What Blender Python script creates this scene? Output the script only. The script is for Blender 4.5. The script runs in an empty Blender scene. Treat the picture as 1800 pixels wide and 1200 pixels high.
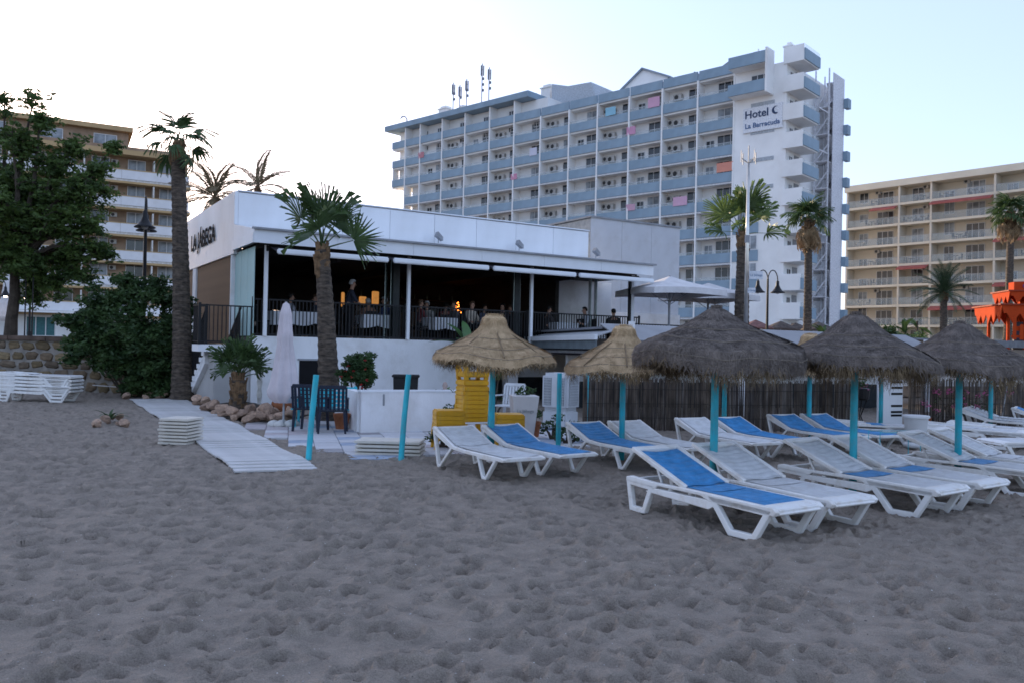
import bpy, bmesh, math, random
import numpy as np
from mathutils import Vector, Matrix, Euler

sc = bpy.context.scene
COL = sc.collection
R = math.radians
rnd = random.Random(7)

# ------------------------------------------------------------------ camera
FPX = 1453.0
CAM = Vector((0, 0, 1.65))
cd = bpy.data.cameras.new('camera'); cam = bpy.data.objects.new('camera', cd); COL.objects.link(cam)
cd.sensor_width = 22.3; cd.lens = FPX / 1800 * 22.3
cd.clip_start = .1; cd.clip_end = 4000
cam.location = CAM
CROT = Matrix.Rotation(R(90.51), 3, 'X') @ Matrix.Rotation(.021, 3, 'Z')
cam.rotation_euler = CROT.to_euler()
sc.camera = cam

# ------------------------------------------------------------------ sky, sun, exposure
SUN_EL, SUN_AZ = R(9), R(-32)          # azimuth from +Y towards +X
w = bpy.data.worlds.new('World'); sc.world = w; w.use_nodes = True
wt = w.node_tree; wt.nodes.clear()
sky = wt.nodes.new('ShaderNodeTexSky'); sky.sky_type = 'NISHITA'; sky.sun_disc = False
sky.sun_elevation = SUN_EL; sky.sun_rotation = SUN_AZ
sky.air_density = .95; sky.dust_density = 1.3; sky.ozone_density = 2.6
bgn = wt.nodes.new('ShaderNodeBackground'); bgn.inputs['Strength'].default_value = .15
wo = wt.nodes.new('ShaderNodeOutputWorld')
tint = wt.nodes.new('ShaderNodeMix'); tint.data_type = 'RGBA'; tint.blend_type = 'MULTIPLY'; tint.inputs[0].default_value = 1
tint.inputs[7].default_value = (1.06, .93, 1.0, 1)
veil = wt.nodes.new('ShaderNodeMix'); veil.data_type = 'RGBA'; veil.inputs[0].default_value = .6; veil.inputs[7].default_value = (1.25, 1.46, 1.98, 1)   # thin even haze over the whole sky
wt.links.new(sky.outputs[0], tint.inputs[6]); wt.links.new(tint.outputs[2], veil.inputs[6]); wt.links.new(veil.outputs[2], bgn.inputs[0]); wt.links.new(bgn.outputs[0], wo.inputs[0])
sd = bpy.data.lights.new('sun', 'SUN'); sd.energy = 2.0; sd.angle = R(.5); sd.color = (1, .78, .52)
so = bpy.data.objects.new('sun', sd); COL.objects.link(so)
sdir = Vector((math.sin(SUN_AZ) * math.cos(SUN_EL), math.cos(SUN_AZ) * math.cos(SUN_EL), math.sin(SUN_EL)))
so.rotation_euler = sdir.to_track_quat('Z', 'Y').to_euler(); so.location = (0, -5, 40)
sc.view_settings.view_transform = 'Standard'
sc.view_settings.look = 'None'
sc.view_settings.exposure = 1.96
sc.view_settings.gamma = 1
sc.view_settings.use_curve_mapping = False
sc.cycles.max_bounces = 7; sc.cycles.diffuse_bounces = 4; sc.cycles.filter_width = 1.65; sc.cycles.transparent_max_bounces = 12
sc.cycles.caustics_reflective = False; sc.cycles.caustics_refractive = False

# ------------------------------------------------------------------ measuring helpers
def ray(px, py):
    return CROT @ Vector(((px - 900) / FPX, (600 - py) / FPX, -1))
def at(px, py, Y):
    d = ray(px, py); return CAM + d * (Y / d.y)
def gr(px, py, z=0.0):
    d = ray(px, py); return CAM + d * ((z - CAM.z) / d.z)

# ------------------------------------------------------------------ object helpers
def props(o, label=None, cat=None, group=None, kind=None):
    if label: o['label'] = label
    if cat: o['category'] = cat
    if group: o['group'] = group
    if kind: o['kind'] = kind
    return o
def thing(name, label, cat, loc=(0, 0, 0), rz=0, group=None):
    o = bpy.data.objects.new(name, None); COL.objects.link(o)
    o.location = loc; o.rotation_euler = (0, 0, rz); o.empty_display_size = .2
    return props(o, label, cat, group)
def link(name, mesh, parent=None, loc=None, rot=None, scale=None, label=None, kind=None):
    o = bpy.data.objects.new(name, mesh); COL.objects.link(o)
    if parent: o.parent = parent
    if loc is not None: o.location = loc
    if rot is not None: o.rotation_euler = rot
    if scale is not None: o.scale = scale
    return props(o, label, kind=kind)
def kids(o): return [c for c in ALLC.get(o.name, [])]
def copy_tree(o, parent=None):
    c = o.copy(); COL.objects.link(c); c.parent = parent
    for ch in list(o.children): copy_tree(ch, c)
    return c
def clone(root, loc, rz, label, group=None):
    c = copy_tree(root); c.location = loc; c.rotation_euler = (0, 0, rz)
    c['label'] = label
    if group: c['group'] = group
    return c

class MB:
    def __init__(s): s.v = []; s.f = []; s.m = []; s.mi = 0
    def add(s, vs, fs):
        n = len(s.v); s.v += [tuple(p) for p in vs]
        s.f += [tuple(i + n for i in f) for f in fs]; s.m += [s.mi] * len(fs)
        return s
    def box(s, a, b, M=None):
        x0, y0, z0 = a; x1, y1, z1 = b
        vs = [Vector(p) for p in ((x0,y0,z0),(x1,y0,z0),(x1,y1,z0),(x0,y1,z0),(x0,y0,z1),(x1,y0,z1),(x1,y1,z1),(x0,y1,z1))]
        if M: vs = [M @ p for p in vs]
        return s.add(vs, [(0,3,2,1),(4,5,6,7),(0,1,5,4),(1,2,6,5),(2,3,7,6),(3,0,4,7)])
    def cbox(s, a, b, c=.01):
        """box with chamfered edges"""
        x0, y0, z0 = a; x1, y1, z1 = b
        bm = bmesh.new(); 
        vs = [bm.verts.new(p) for p in ((x0,y0,z0),(x1,y0,z0),(x1,y1,z0),(x0,y1,z0),(x0,y0,z1),(x1,y0,z1),(x1,y1,z1),(x0,y1,z1))]
        for f in ((0,3,2,1),(4,5,6,7),(0,1,5,4),(1,2,6,5),(2,3,7,6),(3,0,4,7)): bm.faces.new([vs[i] for i in f])
        bmesh.ops.bevel(bm, geom=bm.edges[:], offset=c, segments=2, affect='EDGES')
        bm.verts.index_update()
        s.add([v.co[:] for v in bm.verts], [tuple(v.index for v in f.verts) for f in bm.faces]); bm.free()
        return s
    def beam(s, p, q, wd, ht, up=(0, 0, 1)):
        p = Vector(p); q = Vector(q); d = (q - p); L = d.length; d = d / L
        u = Vector(up); x = d.cross(u)
        if x.length < 1e-4: x = d.cross(Vector((1, 0, 0)))
        x.normalize(); y = x.cross(d)
        vs = []
        for t in (p, q):
            for a, b in ((-1,-1),(1,-1),(1,1),(-1,1)): vs.append(t + x * (a * wd / 2) + y * (b * ht / 2))
        return s.add(vs, [(0,1,2,3)[::-1],(4,5,6,7),(0,1,5,4),(1,2,6,5),(2,3,7,6),(3,0,4,7)])
    def tube(s, pts, rad, seg=8, cap=True):
        pts = [Vector(p) for p in pts]; n = len(pts)
        if not hasattr(rad, '__len__'): rad = [rad] * n
        vs = []; ref = None
        for i, p in enumerate(pts):
            d = (pts[min(i+1, n-1)] - pts[max(i-1, 0)])
            if d.length < 1e-9: d = Vector((0,0,1))
            d.normalize()
            if ref is None:
                ref = d.orthogonal().normalized()
            x = (ref - d * ref.dot(d))
            if x.length < 1e-5: x = d.orthogonal()
            x.normalize(); ref = x; y = d.cross(x)
            for k in range(seg):
                a = 2 * math.pi * k / seg
                vs.append(p + (x * math.cos(a) + y * math.sin(a)) * rad[i])
        fs = []
        for i in range(n - 1):
            for k in range(seg):
                a = i*seg+k; b = i*seg+(k+1) % seg
                fs.append((a, b, b+seg, a+seg))
        if cap: fs += [tuple(range(seg))[::-1], tuple(range((n-1)*seg, n*seg))]
        return s.add(vs, fs)
    def lathe(s, prof, seg=24, c=(0, 0, 0), fr=None, closed=False):
        vs = []
        for i, (r, z) in enumerate(prof):
            for k in range(seg):
                a = 2 * math.pi * k / seg
                m = fr(i, a) if fr else 1
                vs.append((c[0] + r*m*math.cos(a), c[1] + r*m*math.sin(a), c[2] + z))
        fs = []
        for i in range(len(prof)-1):
            for k in range(seg):
                a = i*seg+k; b = i*seg+(k+1) % seg
                fs.append((a, b, b+seg, a+seg))
        if closed: fs += [tuple(range(seg))[::-1], tuple(range((len(prof)-1)*seg, len(prof)*seg))]
        return s.add(vs, fs)
    def prism(s, poly, y0, y1, M=None):
        """polygon in xz extruded along y"""
        n = len(poly)
        vs = [Vector((x, y0, z)) for x, z in poly] + [Vector((x, y1, z)) for x, z in poly]
        if M: vs = [M @ p for p in vs]
        return s.add(vs, [tuple(range(n)), tuple(range(n, 2*n))[::-1]] + [(i, i+n, (i+1) % n+n, (i+1) % n) for i in range(n)])
    def mesh(s, name, mats, smooth=False, auto=None):
        me = bpy.data.meshes.new(name); me.from_pydata(s.v, [], s.f)
        mats = mats if isinstance(mats, (list, tuple)) else [mats]
        for m in mats: me.materials.append(m)
        if len(mats) > 1: me.polygons.foreach_set('material_index', s.m)
        if smooth: me.polygons.foreach_set('use_smooth', [True] * len(me.polygons))
        me.update()
        if auto: 
            try: me.set_sharp_from_angle(angle=R(auto))
            except Exception: pass
        return me
    def build(s, name, mats, parent=None, smooth=False, loc=None, rot=None, label=None, kind=None, auto=None):
        return link(name, s.mesh(name, mats, smooth or bool(auto), auto), parent, loc, rot, None, label, kind)

def fixn(o):
    bm = bmesh.new(); bm.from_mesh(o.data); bmesh.ops.recalc_face_normals(bm, faces=bm.faces[:]); bm.to_mesh(o.data); bm.free(); return o

# ------------------------------------------------------------------ materials
MATS = {}
def mat(name, col, rough=.6, var=.12, vscale=6, bump=0., bscale=40, metal=0, spec=.3, dirt=None, dirtamt=0, dscale=2., stretch=None,
        trans=0, transl=0, col2=None, emit=None, estr=0, alpha=1, sss=0, obj=True, hue=0):
    if name in MATS: return MATS[name]
    m = bpy.data.materials.new(name); m.use_nodes = True; nt = m.node_tree; N = nt.nodes; L = nt.links
    b = N['Principled BSDF']
    b.inputs['Roughness'].default_value = rough; b.inputs['Metallic'].default_value = metal
    b.inputs['Specular IOR Level'].default_value = spec
    tc = N.new('ShaderNodeTexCoord'); mp = N.new('ShaderNodeMapping')
    L.new(tc.outputs['Object'], mp.inputs[0])
    if stretch: mp.inputs['Scale'].default_value = stretch
    src = mp.outputs[0]
    no = N.new('ShaderNodeTexNoise'); no.inputs['Scale'].default_value = vscale; no.inputs['Detail'].default_value = 5
    L.new(src, no.inputs['Vector'])
    cr = N.new('ShaderNodeValToRGB'); L.new(no.outputs['Fac'], cr.inputs[0])
    c = Vector(col[:3]); c2 = Vector(col2) if col2 else c * (1 - 2 * var)
    hi = c * (1 + var) if not col2 else c
    cr.color_ramp.elements[0].position = .33; cr.color_ramp.elements[1].position = .67
    cr.color_ramp.elements[0].color = (*c2, 1); cr.color_ramp.elements[1].color = (*[min(1, q) for q in hi], 1)
    out = cr.outputs[0]
    if dirt:
        n2 = N.new('ShaderNodeTexNoise'); n2.inputs['Scale'].default_value = dscale; n2.inputs['Detail'].default_value = 7
        n2.inputs['Roughness'].default_value = .65
        L.new(tc.outputs['Object'], n2.inputs['Vector'])
        r2 = N.new('ShaderNodeValToRGB'); r2.color_ramp.elements[0].position = .48; r2.color_ramp.elements[1].position = .75
        L.new(n2.outputs['Fac'], r2.inputs[0])
        mu = N.new('ShaderNodeMath'); mu.operation = 'MULTIPLY'; mu.inputs[1].default_value = dirtamt; L.new(r2.outputs[0], mu.inputs[0])
        mx = N.new('ShaderNodeMix'); mx.data_type = 'RGBA'; L.new(mu.outputs[0], mx.inputs[0]); L.new(out, mx.inputs[6])
        mx.inputs[7].default_value = (*dirt, 1); out = mx.outputs[2]
    if hue:
        oi = N.new('ShaderNodeObjectInfo'); hs = N.new('ShaderNodeHueSaturation')
        mr = N.new('ShaderNodeMapRange'); mr.inputs[3].default_value = 1 - hue; mr.inputs[4].default_value = 1 + hue
        L.new(oi.outputs['Random'], mr.inputs[0]); L.new(mr.outputs[0], hs.inputs['Value']); L.new(out, hs.inputs['Color']); out = hs.outputs[0]
    L.new(out, b.inputs['Base Color'])
    if bump:
        n3 = N.new('ShaderNodeTexNoise'); n3.inputs['Scale'].default_value = bscale; n3.inputs['Detail'].default_value = 6
        L.new(src, n3.inputs['Vector'])
        bp = N.new('ShaderNodeBump'); bp.inputs['Strength'].default_value = min(1, bump); bp.inputs['Distance'].default_value = .02 * max(1, bump)
        L.new(n3.outputs['Fac'], bp.inputs['Height']); L.new(bp.outputs[0], b.inputs['Normal'])
    if emit:
        b.inputs['Emission Color'].default_value = (*emit, 1); b.inputs['Emission Strength'].default_value = estr
    if trans:
        b.inputs['Transmission Weight'].default_value = trans
    if alpha < 1: b.inputs['Alpha'].default_value = alpha
    if transl:
        tr = N.new('ShaderNodeBsdfTranslucent'); ms = N.new('ShaderNodeMixShader'); ms.inputs[0].default_value = transl
        L.new(out, tr.inputs[0]); L.new(b.outputs[0], ms.inputs[1]); L.new(tr.outputs[0], ms.inputs[2]); L.new(ms.outputs[0], N['Material Output'].inputs[0])
    MATS[name] = m; return m

WHITE = mat('white_render', (.79, .79, .80), .75, .05, 1.2, .25, 30, dirt=(.40, .36, .31), dirtamt=.5, dscale=1.1, stretch=(1, 1, .35))
WHITEP = mat('white_panel', (.77, .79, .82), .45, .04, .8, dirt=(.5, .48, .45), dirtamt=.25, dscale=.7, stretch=(1, 1, .25))
HOTELW = mat('hotel_white', (.86, .85, .83), .8, .05, .3, dirt=(.5, .46, .42), dirtamt=.3, dscale=.25)
BLUEP = mat('hotel_blue', (.25, .345, .425), .6, .08, .5, dirt=(.22, .27, .31), dirtamt=.4, dscale=.4)
RESIN = mat('white_resin', (.80, .79, .77), .42, .04, 3, dirt=(.48, .38, .27), dirtamt=.6, dscale=4.5, bump=.1, bscale=60)
RESIN2 = mat('grey_resin', (.60, .59, .57), .5, .06, 3, dirt=(.40, .34, .28), dirtamt=.5, dscale=5)
BLUEF = mat('blue_sling', (.055, .255, .53), .55, .12, 9, .3, 200, dirt=(.14, .30, .52), dirtamt=.4, dscale=5)
WHITEF = mat('white_sling', (.62, .63, .64), .6, .06, 9, .3, 200, dirt=(.42, .38, .33), dirtamt=.55, dscale=4)
TEAL = mat('turquoise_paint', (.035, .45, .55), .5, .12, 5, .15, 40, dirt=(.16, .34, .36), dirtamt=.8, dscale=6, stretch=(3, 3, .6), hue=.08)
YELLOW = mat('yellow_plastic', (.66, .34, .015), .45, .1, 4, dirt=(.42, .26, .07), dirtamt=.55, dscale=7, hue=.05)
NAVY = mat('navy_plastic', (.010, .016, .035), .4, .1, 4)
BLACKM = mat('black_metal', (.010, .010, .012), .5, .1, 4)
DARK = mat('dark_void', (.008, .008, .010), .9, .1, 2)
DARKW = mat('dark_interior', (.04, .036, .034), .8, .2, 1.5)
GLASSD = mat('window_glass_dark', (.03, .037, .045), .12, .4, .6, spec=.6)
GLASSC = mat('window_curtain', (.30, .33, .36), .35, .35, .8, spec=.5)
WFRAME = mat('window_frame', (.72, .72, .72), .5, .03, 3)
GREYM = mat('grey_metal', (.28, .29, .31), .5, .1, 3)
GREYF = mat('grey_awning_fabric', (.20, .205, .225), .8, .08, 3, .2, 120)
AWNF = mat('dark_awning_fabric', (.045, .042, .055), .8, .1, 3)
AWNG = mat('green_grey_awning', (.14, .17, .185), .8, .1, 3)
STRAWY = mat('straw_yellow', (.66, .475, .285), .95, .3, 9, 1.2, 60, stretch=(1, 1, .7), col2=(.46, .32, .18))
STRAWG = mat('straw_grey', (.235, .195, .168), .95, .3, 9, 1.2, 60, stretch=(1, 1, .7), col2=(.125, .104, .092))
STRAWB = mat('straw_fringe_brown', (.24, .175, .10), .95, .3, 12, .6, 60, col2=(.10, .072, .045))
BARK = mat('palm_bark', (.14, .108, .082), .95, .2, 7, 1.5, 22, col2=(.04, .033, .028), stretch=(1, 1, 3))
BARKB = mat('palm_husk', (.25, .155, .085), .95, .2, 9, 1.2, 25, col2=(.09, .055, .03))
WOODB = mat('tree_bark', (.07, .055, .042), .95, .2, 5, 1.2, 14)
LEAF = mat('leaf_dark', (.065, .115, .035), .55, .2, 2.2, col2=(.022, .05, .018), spec=.3, transl=.25)
LEAFT = mat('leaf_tree', (.105, .165, .04), .55, .2, 2.0, col2=(.035, .068, .02), spec=.3, transl=.35)
LEAFP = mat('palm_green', (.085, .14, .045), .5, .2, 3, col2=(.035, .07, .022), spec=.4, hue=.2, transl=.25)
LEAFD = mat('palm_dry', (.42, .28, .15), .8, .2, 3, col2=(.14, .10, .055))
LEAFB = mat('bush_bright', (.13, .21, .045), .55, .2, 2, col2=(.05, .10, .03))
ROCKM = mat('rock_tan', (.52, .35, .25), .9, .2, 3, 1.2, 12, col2=(.30, .21, .16), hue=.3)
TERRA = mat('terracotta', (.33, .12, .055), .8, .15, 6, .2, 40)
CREAM = mat('cream_render', (.64, .575, .47), .85, .05, .3, dirt=(.42, .35, .26), dirtamt=.35, dscale=.3)
CREAML = mat('cream_slab', (.66, .59, .47), .85, .05, .3)
OCHREB = mat('ochre_brick', (.33, .23, .155), .9, .12, 1.2, .5, 8)
OCHREY = mat('ochre_yellow_band', (.46, .32, .165), .85, .08, .6)
REDT = mat('red_awning', (.34, .10, .085), .8, .1, 2)
BROWNP = mat('brown_slatted_screen', (.20, .125, .075), .8, .1, 3)
ORANGE = mat('orange_paint', (.46, .058, .014), .8, .08, 2, dirt=(.40, .05, .01), dirtamt=.3, spec=.08)
GLASSREFL = mat('green_glass_pale_reflection', (.42, .58, .56), .7, .06, 1, spec=.1)  # opaque green glass, its pale reflection put into the colour
TABLEC = mat('tablecloth_white', (.72, .74, .78), .8, .03, 3)
SKIN = mat('skin', (.42, .24, .17), .6, .08, 8)
GGLASS = mat('green_glass', (.42, .55, .53), .15, .08, 1, spec=.8, alpha=.82)
CLEARG = mat('clear_glass', (.5, .58, .6), .08, .05, 1, spec=.5, alpha=.2)
PAVE = mat('promenade_paving', (.30, .27, .24), .85, .12, 2, .2, 30)
CANVAS = mat('canvas_white', (.66, .64, .64), .85, .05, 3, .2, 90, dirt=(.45, .4, .38), dirtamt=.3, dscale=2.5)
CANVASP = mat('canvas_pinkish', (.60, .54, .56), .85, .06, 3, .2, 90, dirt=(.45, .38, .38), dirtamt=.4, dscale=2.5)
# ------------------------------------------------------------------ the sand: a heightfield of footprints
def smooth_noise(nx, ny, cell, rs):
    gx, gy = nx // cell + 3, ny // cell + 3
    g = rs.rand(gy, gx)
    y = np.arange(ny) / cell; x = np.arange(nx) / cell
    yi = y.astype(int); xi = x.astype(int); fy = y - yi; fx = x - xi
    fy = fy*fy*(3-2*fy); fx = fx*fx*(3-2*fx)
    a = g[yi][:, xi]*(1-fx) + g[yi][:, xi+1]*fx
    b = g[yi+1][:, xi]*(1-fx) + g[yi+1][:, xi+1]*fx
    return a*(1-fy[:, None]) + b*fy[:, None]
RES = .025
SX0, SX1, SY0, SY1 = -22.0, 22.0, 1.0, 30.0
NXH, NYH = int((SX1-SX0)/RES), int((SY1-SY0)/RES)
rs = np.random.RandomState(5)
H = (smooth_noise(NXH, NYH, 60, rs)-.5)*.03 + (smooth_noise(NXH, NYH, 22, rs)-.5)*.022 + (smooth_noise(NXH, NYH, 9, rs)-.5)*.026 + (smooth_noise(NXH, NYH, 4, rs)-.5)*.013
npr = 64000
for k in range(npr):
    cx = rs.uniform(SX0+.5, SX1-.5); cy = rs.uniform(SY0+.4, SY1-.5)
    big = rs.rand() < .17
    L_ = rs.uniform(.035, .08) if not big else rs.uniform(.09, .13); W_ = rs.uniform(.026, .052) if not big else rs.uniform(.055, .085)
    a = rs.uniform(0, math.pi); dep = rs.uniform(.012, .046) * (1.35 if big else 1)
    n = int(2.1*L_/RES); ix = int((cx-SX0)/RES); iy = int((cy-SY0)/RES)
    x0, x1, y0, y1 = max(ix-n, 0), min(ix+n, NXH), max(iy-n, 0), min(iy+n, NYH)
    X, Y = np.meshgrid((np.arange(x0, x1)-ix)*RES, (np.arange(y0, y1)-iy)*RES)
    u = (X*math.cos(a)+Y*math.sin(a))/L_; v = (-X*math.sin(a)+Y*math.cos(a))/W_
    v = v + .35*u*u*rs.uniform(-1, 1)
    q = u*u+v*v
    H[y0:y1, x0:x1] += -dep*np.exp(-(q**2.0)*.9) + dep*.45*np.exp(-((np.sqrt(q)-1.35)**2)*9)
H -= H.mean() + .012
def sand_h(x, y):
    fx = np.clip((x-SX0)/RES, 0, NXH-2); fy = np.clip((y-SY0)/RES, 0, NYH-2)
    xi = fx.astype(int); yi = fy.astype(int); fx = fx-xi; fy = fy-yi
    h = (H[yi, xi]*(1-fx)+H[yi, xi+1]*fx)*(1-fy)+(H[yi+1, xi]*(1-fx)+H[yi+1, xi+1]*fx)*fy
    edge = np.clip((SX1-1-np.abs(x))/2, 0, 1)*np.clip((SY1-.5-y)/3, 0, 1)*np.clip((y-SY0-.2)/1.0, 0, 1)
    return h*edge
rows = 760; colsn = 760
t = np.linspace(0, 1, rows); yy = 2.2*(27.5/2.2)**t
s = np.linspace(-1, 1, colsn)
Xg = s[None, :]*(yy[:, None]*.80+1.2); Yg = np.repeat(yy[:, None], colsn, 1)
Xg = np.clip(Xg, -21.5, 21.5)
Xg = Xg + 0
Zg = sand_h(Xg, Yg)
# keep it flat under the patio and the walkway
def soft_mask(px, py, poly, m=.15):
    inside = np.zeros(px.shape, bool); n = len(poly); j = n-1
    for i in range(n):
        xi_, yi_ = poly[i]; xj, yj = poly[j]
        c = ((yi_ > py) != (yj > py)) & (px < (xj-xi_)*(py-yi_)/((yj-yi_) or 1e-9)+xi_)
        inside ^= c; j = i
    return inside
PATH = [gr(228, 702), gr(322, 701), gr(400, 738), gr(562, 824), gr(414, 828), gr(330, 768)]
PATIO = [gr(438, 762), gr(640, 806), gr(800, 800), gr(980, 792), gr(1060, 770), gr(1050, 735), gr(420, 735)]
for poly in (PATH, PATIO):
    mk = soft_mask(Xg, Yg, [(p.x, p.y) for p in poly])
    Zg[mk] = np.minimum(Zg[mk], 0)*.3 - .02
vs = np.stack([Xg, Yg, Zg], -1).reshape(-1, 3)
i = np.arange(rows-1)[:, None]*colsn+np.arange(colsn-1)[None, :]
fs = np.stack([i, i+1, i+colsn+1, i+colsn], -1).reshape(-1, 4)
me = bpy.data.meshes.new('beach_sand')
me.vertices.add(len(vs)); me.vertices.foreach_set('co', vs.ravel())
me.loops.add(fs.size); me.loops.foreach_set('vertex_index', fs.ravel().astype(np.int32))
me.polygons.add(len(fs)); me.polygons.foreach_set('loop_start', np.arange(0, fs.size, 4, dtype=np.int32))
me.polygons.foreach_set('use_smooth', np.ones(len(fs), bool))
me.update(calc_edges=True); me.validate()
SAND = mat('sand_grey', (.305, .257, .212), .95, .1, 5.5, col2=(.222, .188, .156), dirt=(.325, .268, .216), dirtamt=.45, dscale=.45)
nt = SAND.node_tree; N = nt.nodes; Lk = nt.links; b = N['Principled BSDF']
base = b.inputs['Base Color'].links[0].from_socket
tc = N.new('ShaderNodeTexCoord')
g1 = N.new('ShaderNodeTexNoise'); g1.inputs['Scale'].default_value = 130; g1.inputs['Detail'].default_value = 4; Lk.new(tc.outputs['Object'], g1.inputs['Vector'])
g2 = N.new('ShaderNodeTexNoise'); g2.inputs['Scale'].default_value = 28; g2.inputs['Detail'].default_value = 5; Lk.new(tc.outputs['Object'], g2.inputs['Vector'])
mr = N.new('ShaderNodeMapRange'); mr.inputs[1].default_value = .3; mr.inputs[2].default_value = .7; mr.inputs[3].default_value = .78; mr.inputs[4].default_value = 1.2
Lk.new(g1.outputs['Fac'], mr.inputs[0])
mul = N.new('ShaderNodeMix'); mul.data_type = 'RGBA'; mul.blend_type = 'MULTIPLY'; mul.inputs[0].default_value = 1
Lk.new(base, mul.inputs[6]); Lk.new(mr.outputs[0], mul.inputs[7])
vo = N.new('ShaderNodeTexVoronoi'); vo.inputs['Scale'].default_value = 20; Lk.new(tc.outputs['Object'], vo.inputs['Vector'])
sep = N.new('ShaderNodeSeparateColor'); Lk.new(vo.outputs['Color'], sep.inputs[0])
c1 = N.new('ShaderNodeMath'); c1.operation = 'LESS_THAN'; c1.inputs[1].default_value = .09; Lk.new(vo.outputs['Distance'], c1.inputs[0])
c2 = N.new('ShaderNodeMath'); c2.operation = 'GREATER_THAN'; c2.inputs[1].default_value = .92; Lk.new(sep.outputs[0], c2.inputs[0])
c3 = N.new('ShaderNodeMath'); c3.operation = 'MULTIPLY'; Lk.new(c1.outputs[0], c3.inputs[0]); Lk.new(c2.outputs[0], c3.inputs[1])
mx = N.new('ShaderNodeMix'); mx.data_type = 'RGBA'; Lk.new(c3.outputs[0], mx.inputs[0]); Lk.new(mul.outputs[2], mx.inputs[6]); mx.inputs[7].default_value = (.62, .60, .56, 1)
Lk.new(mx.outputs[2], b.inputs['Base Color'])
ad = N.new('ShaderNodeMath'); ad.operation = 'MULTIPLY_ADD'; ad.inputs[1].default_value = .35; Lk.new(g1.outputs['Fac'], ad.inputs[0]); Lk.new(g2.outputs['Fac'], ad.inputs[2])
bp = N.new('ShaderNodeBump'); bp.inputs['Strength'].default_value = .9; bp.inputs['Distance'].default_value = .035
Lk.new(ad.outputs[0], bp.inputs['Height']); Lk.new(bp.outputs[0], b.inputs['Normal'])
me.materials.append(SAND)
o = bpy.data.objects.new('beach_sand', me); COL.objects.link(o); props(o, kind='structure')

b_ = MB(); 
b_.add([(-900, -300, -.10), (900, -300, -.10), (900, 900, -.10), (-900, 900, -.10)], [(0, 1, 2, 3)])
b_.build('ground', SAND, kind='structure')
# shells and pebbles lying on the sand
pb = MB()
ico = [(0,0,1),(.9,0,.1),(0,.9,.1),(-.9,0,.1),(0,-.9,.1),(0,0,-.5)]
icf = [(0,1,2),(0,2,3),(0,3,4),(0,4,1),(5,2,1),(5,3,2),(5,4,3),(5,1,4)]
for k in range(2600):
    y = 3.6 + 12*rs.rand()**1.6; x = rs.uniform(-1, 1)*(y*.72+.5)
    z = float(sand_h(np.array([x]), np.array([y]))[0]); r = rs.uniform(.003, .009)*(1.5 if rs.rand() < .08 else 1)
    a = rs.uniform(0, 6.28); pb.mi = 0 if rs.rand() < .6 else 1
    pb.add([(x+r*(p[0]*math.cos(a)-p[1]*.6*math.sin(a)), y+r*(p[0]*math.sin(a)+p[1]*.6*math.cos(a)), z+.001+r*.45*p[2]) for p in ico], icf)
pb.build('shell_fragments', [mat('shell_white', (.42, .40, .38), .6), mat('pebble_dark', (.07, .06, .055), .7)], kind='stuff')

# raised promenade behind the beach (z 1.55) with the hotels on it
pm = MB()
pm.box((-120, 26.3, -.05), (-12.2, 400, 1.55))
pm.box((-12.15, 36, -.05), (260, 400, 1.50))
pm.build('promenade', PAVE, kind='structure')
hl = MB()
hl.box((-300, 401, -.05), (400, 420, 1.45)); 
hl.build('far_pavement', PAVE, kind='structure')

# wooden walkway of white boards
pa = thing('boardwalk', 'long weathered white board walkway laid over the sand up to the black stair railing', 'walkway', (0, 0, 0))
nb = 64
def path_at(t):
    """left / right edge points along the walkway, t 0 far .. 1 near"""
    Ls = [PATH[0], PATH[5], PATH[4]]; Rs = [PATH[1], PATH[2], PATH[3]]
    def poly(P, t):
        d = [(P[i+1]-P[i]).length for i in range(len(P)-1)]; T = t*sum(d)
        for i, L in enumerate(d):
            if T <= L+1e-6: return P[i].lerp(P[i+1], min(1, T/L))
            T -= L
        return P[-1].copy()
    return poly(Ls, t), poly(Rs, t)
BOARD = mat('board_white', (.56, .55, .54), .8, .08, 5, .3, 60, dirt=(.28, .24, .21), dirtamt=.55, dscale=1.2, hue=.05)
for k in range(nb):
    t0 = k/nb; t1 = (k+.965)/nb
    a, b1 = path_at(t0); c, d = path_at(t1)
    z = .028+.016*math.sin(k*.55)+rnd.uniform(-.003, .003)
    if k > nb-4: z -= .006*(k-nb+4)
    P = [Vector((p.x, p.y, z)) for p in (a, b1, d, c)]
    e = rnd.uniform(-.008, .008); dirx = (P[1]-P[0]).normalized(); P = [P[0]+dirx*e, P[1]+dirx*e, P[2]+dirx*e, P[3]+dirx*e]
    cc = sum(P, Vector())/4
    m = MB(); m.add([p-cc for p in P]+[p-cc-Vector((0, 0, .022)) for p in P], [(0,3,2,1)[::-1],(4,5,6,7)[::-1],(0,4,5,1),(1,5,6,2),(2,6,7,3),(3,7,4,0)])
    fixn(m.build('plank', BOARD, pa, loc=cc))

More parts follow.
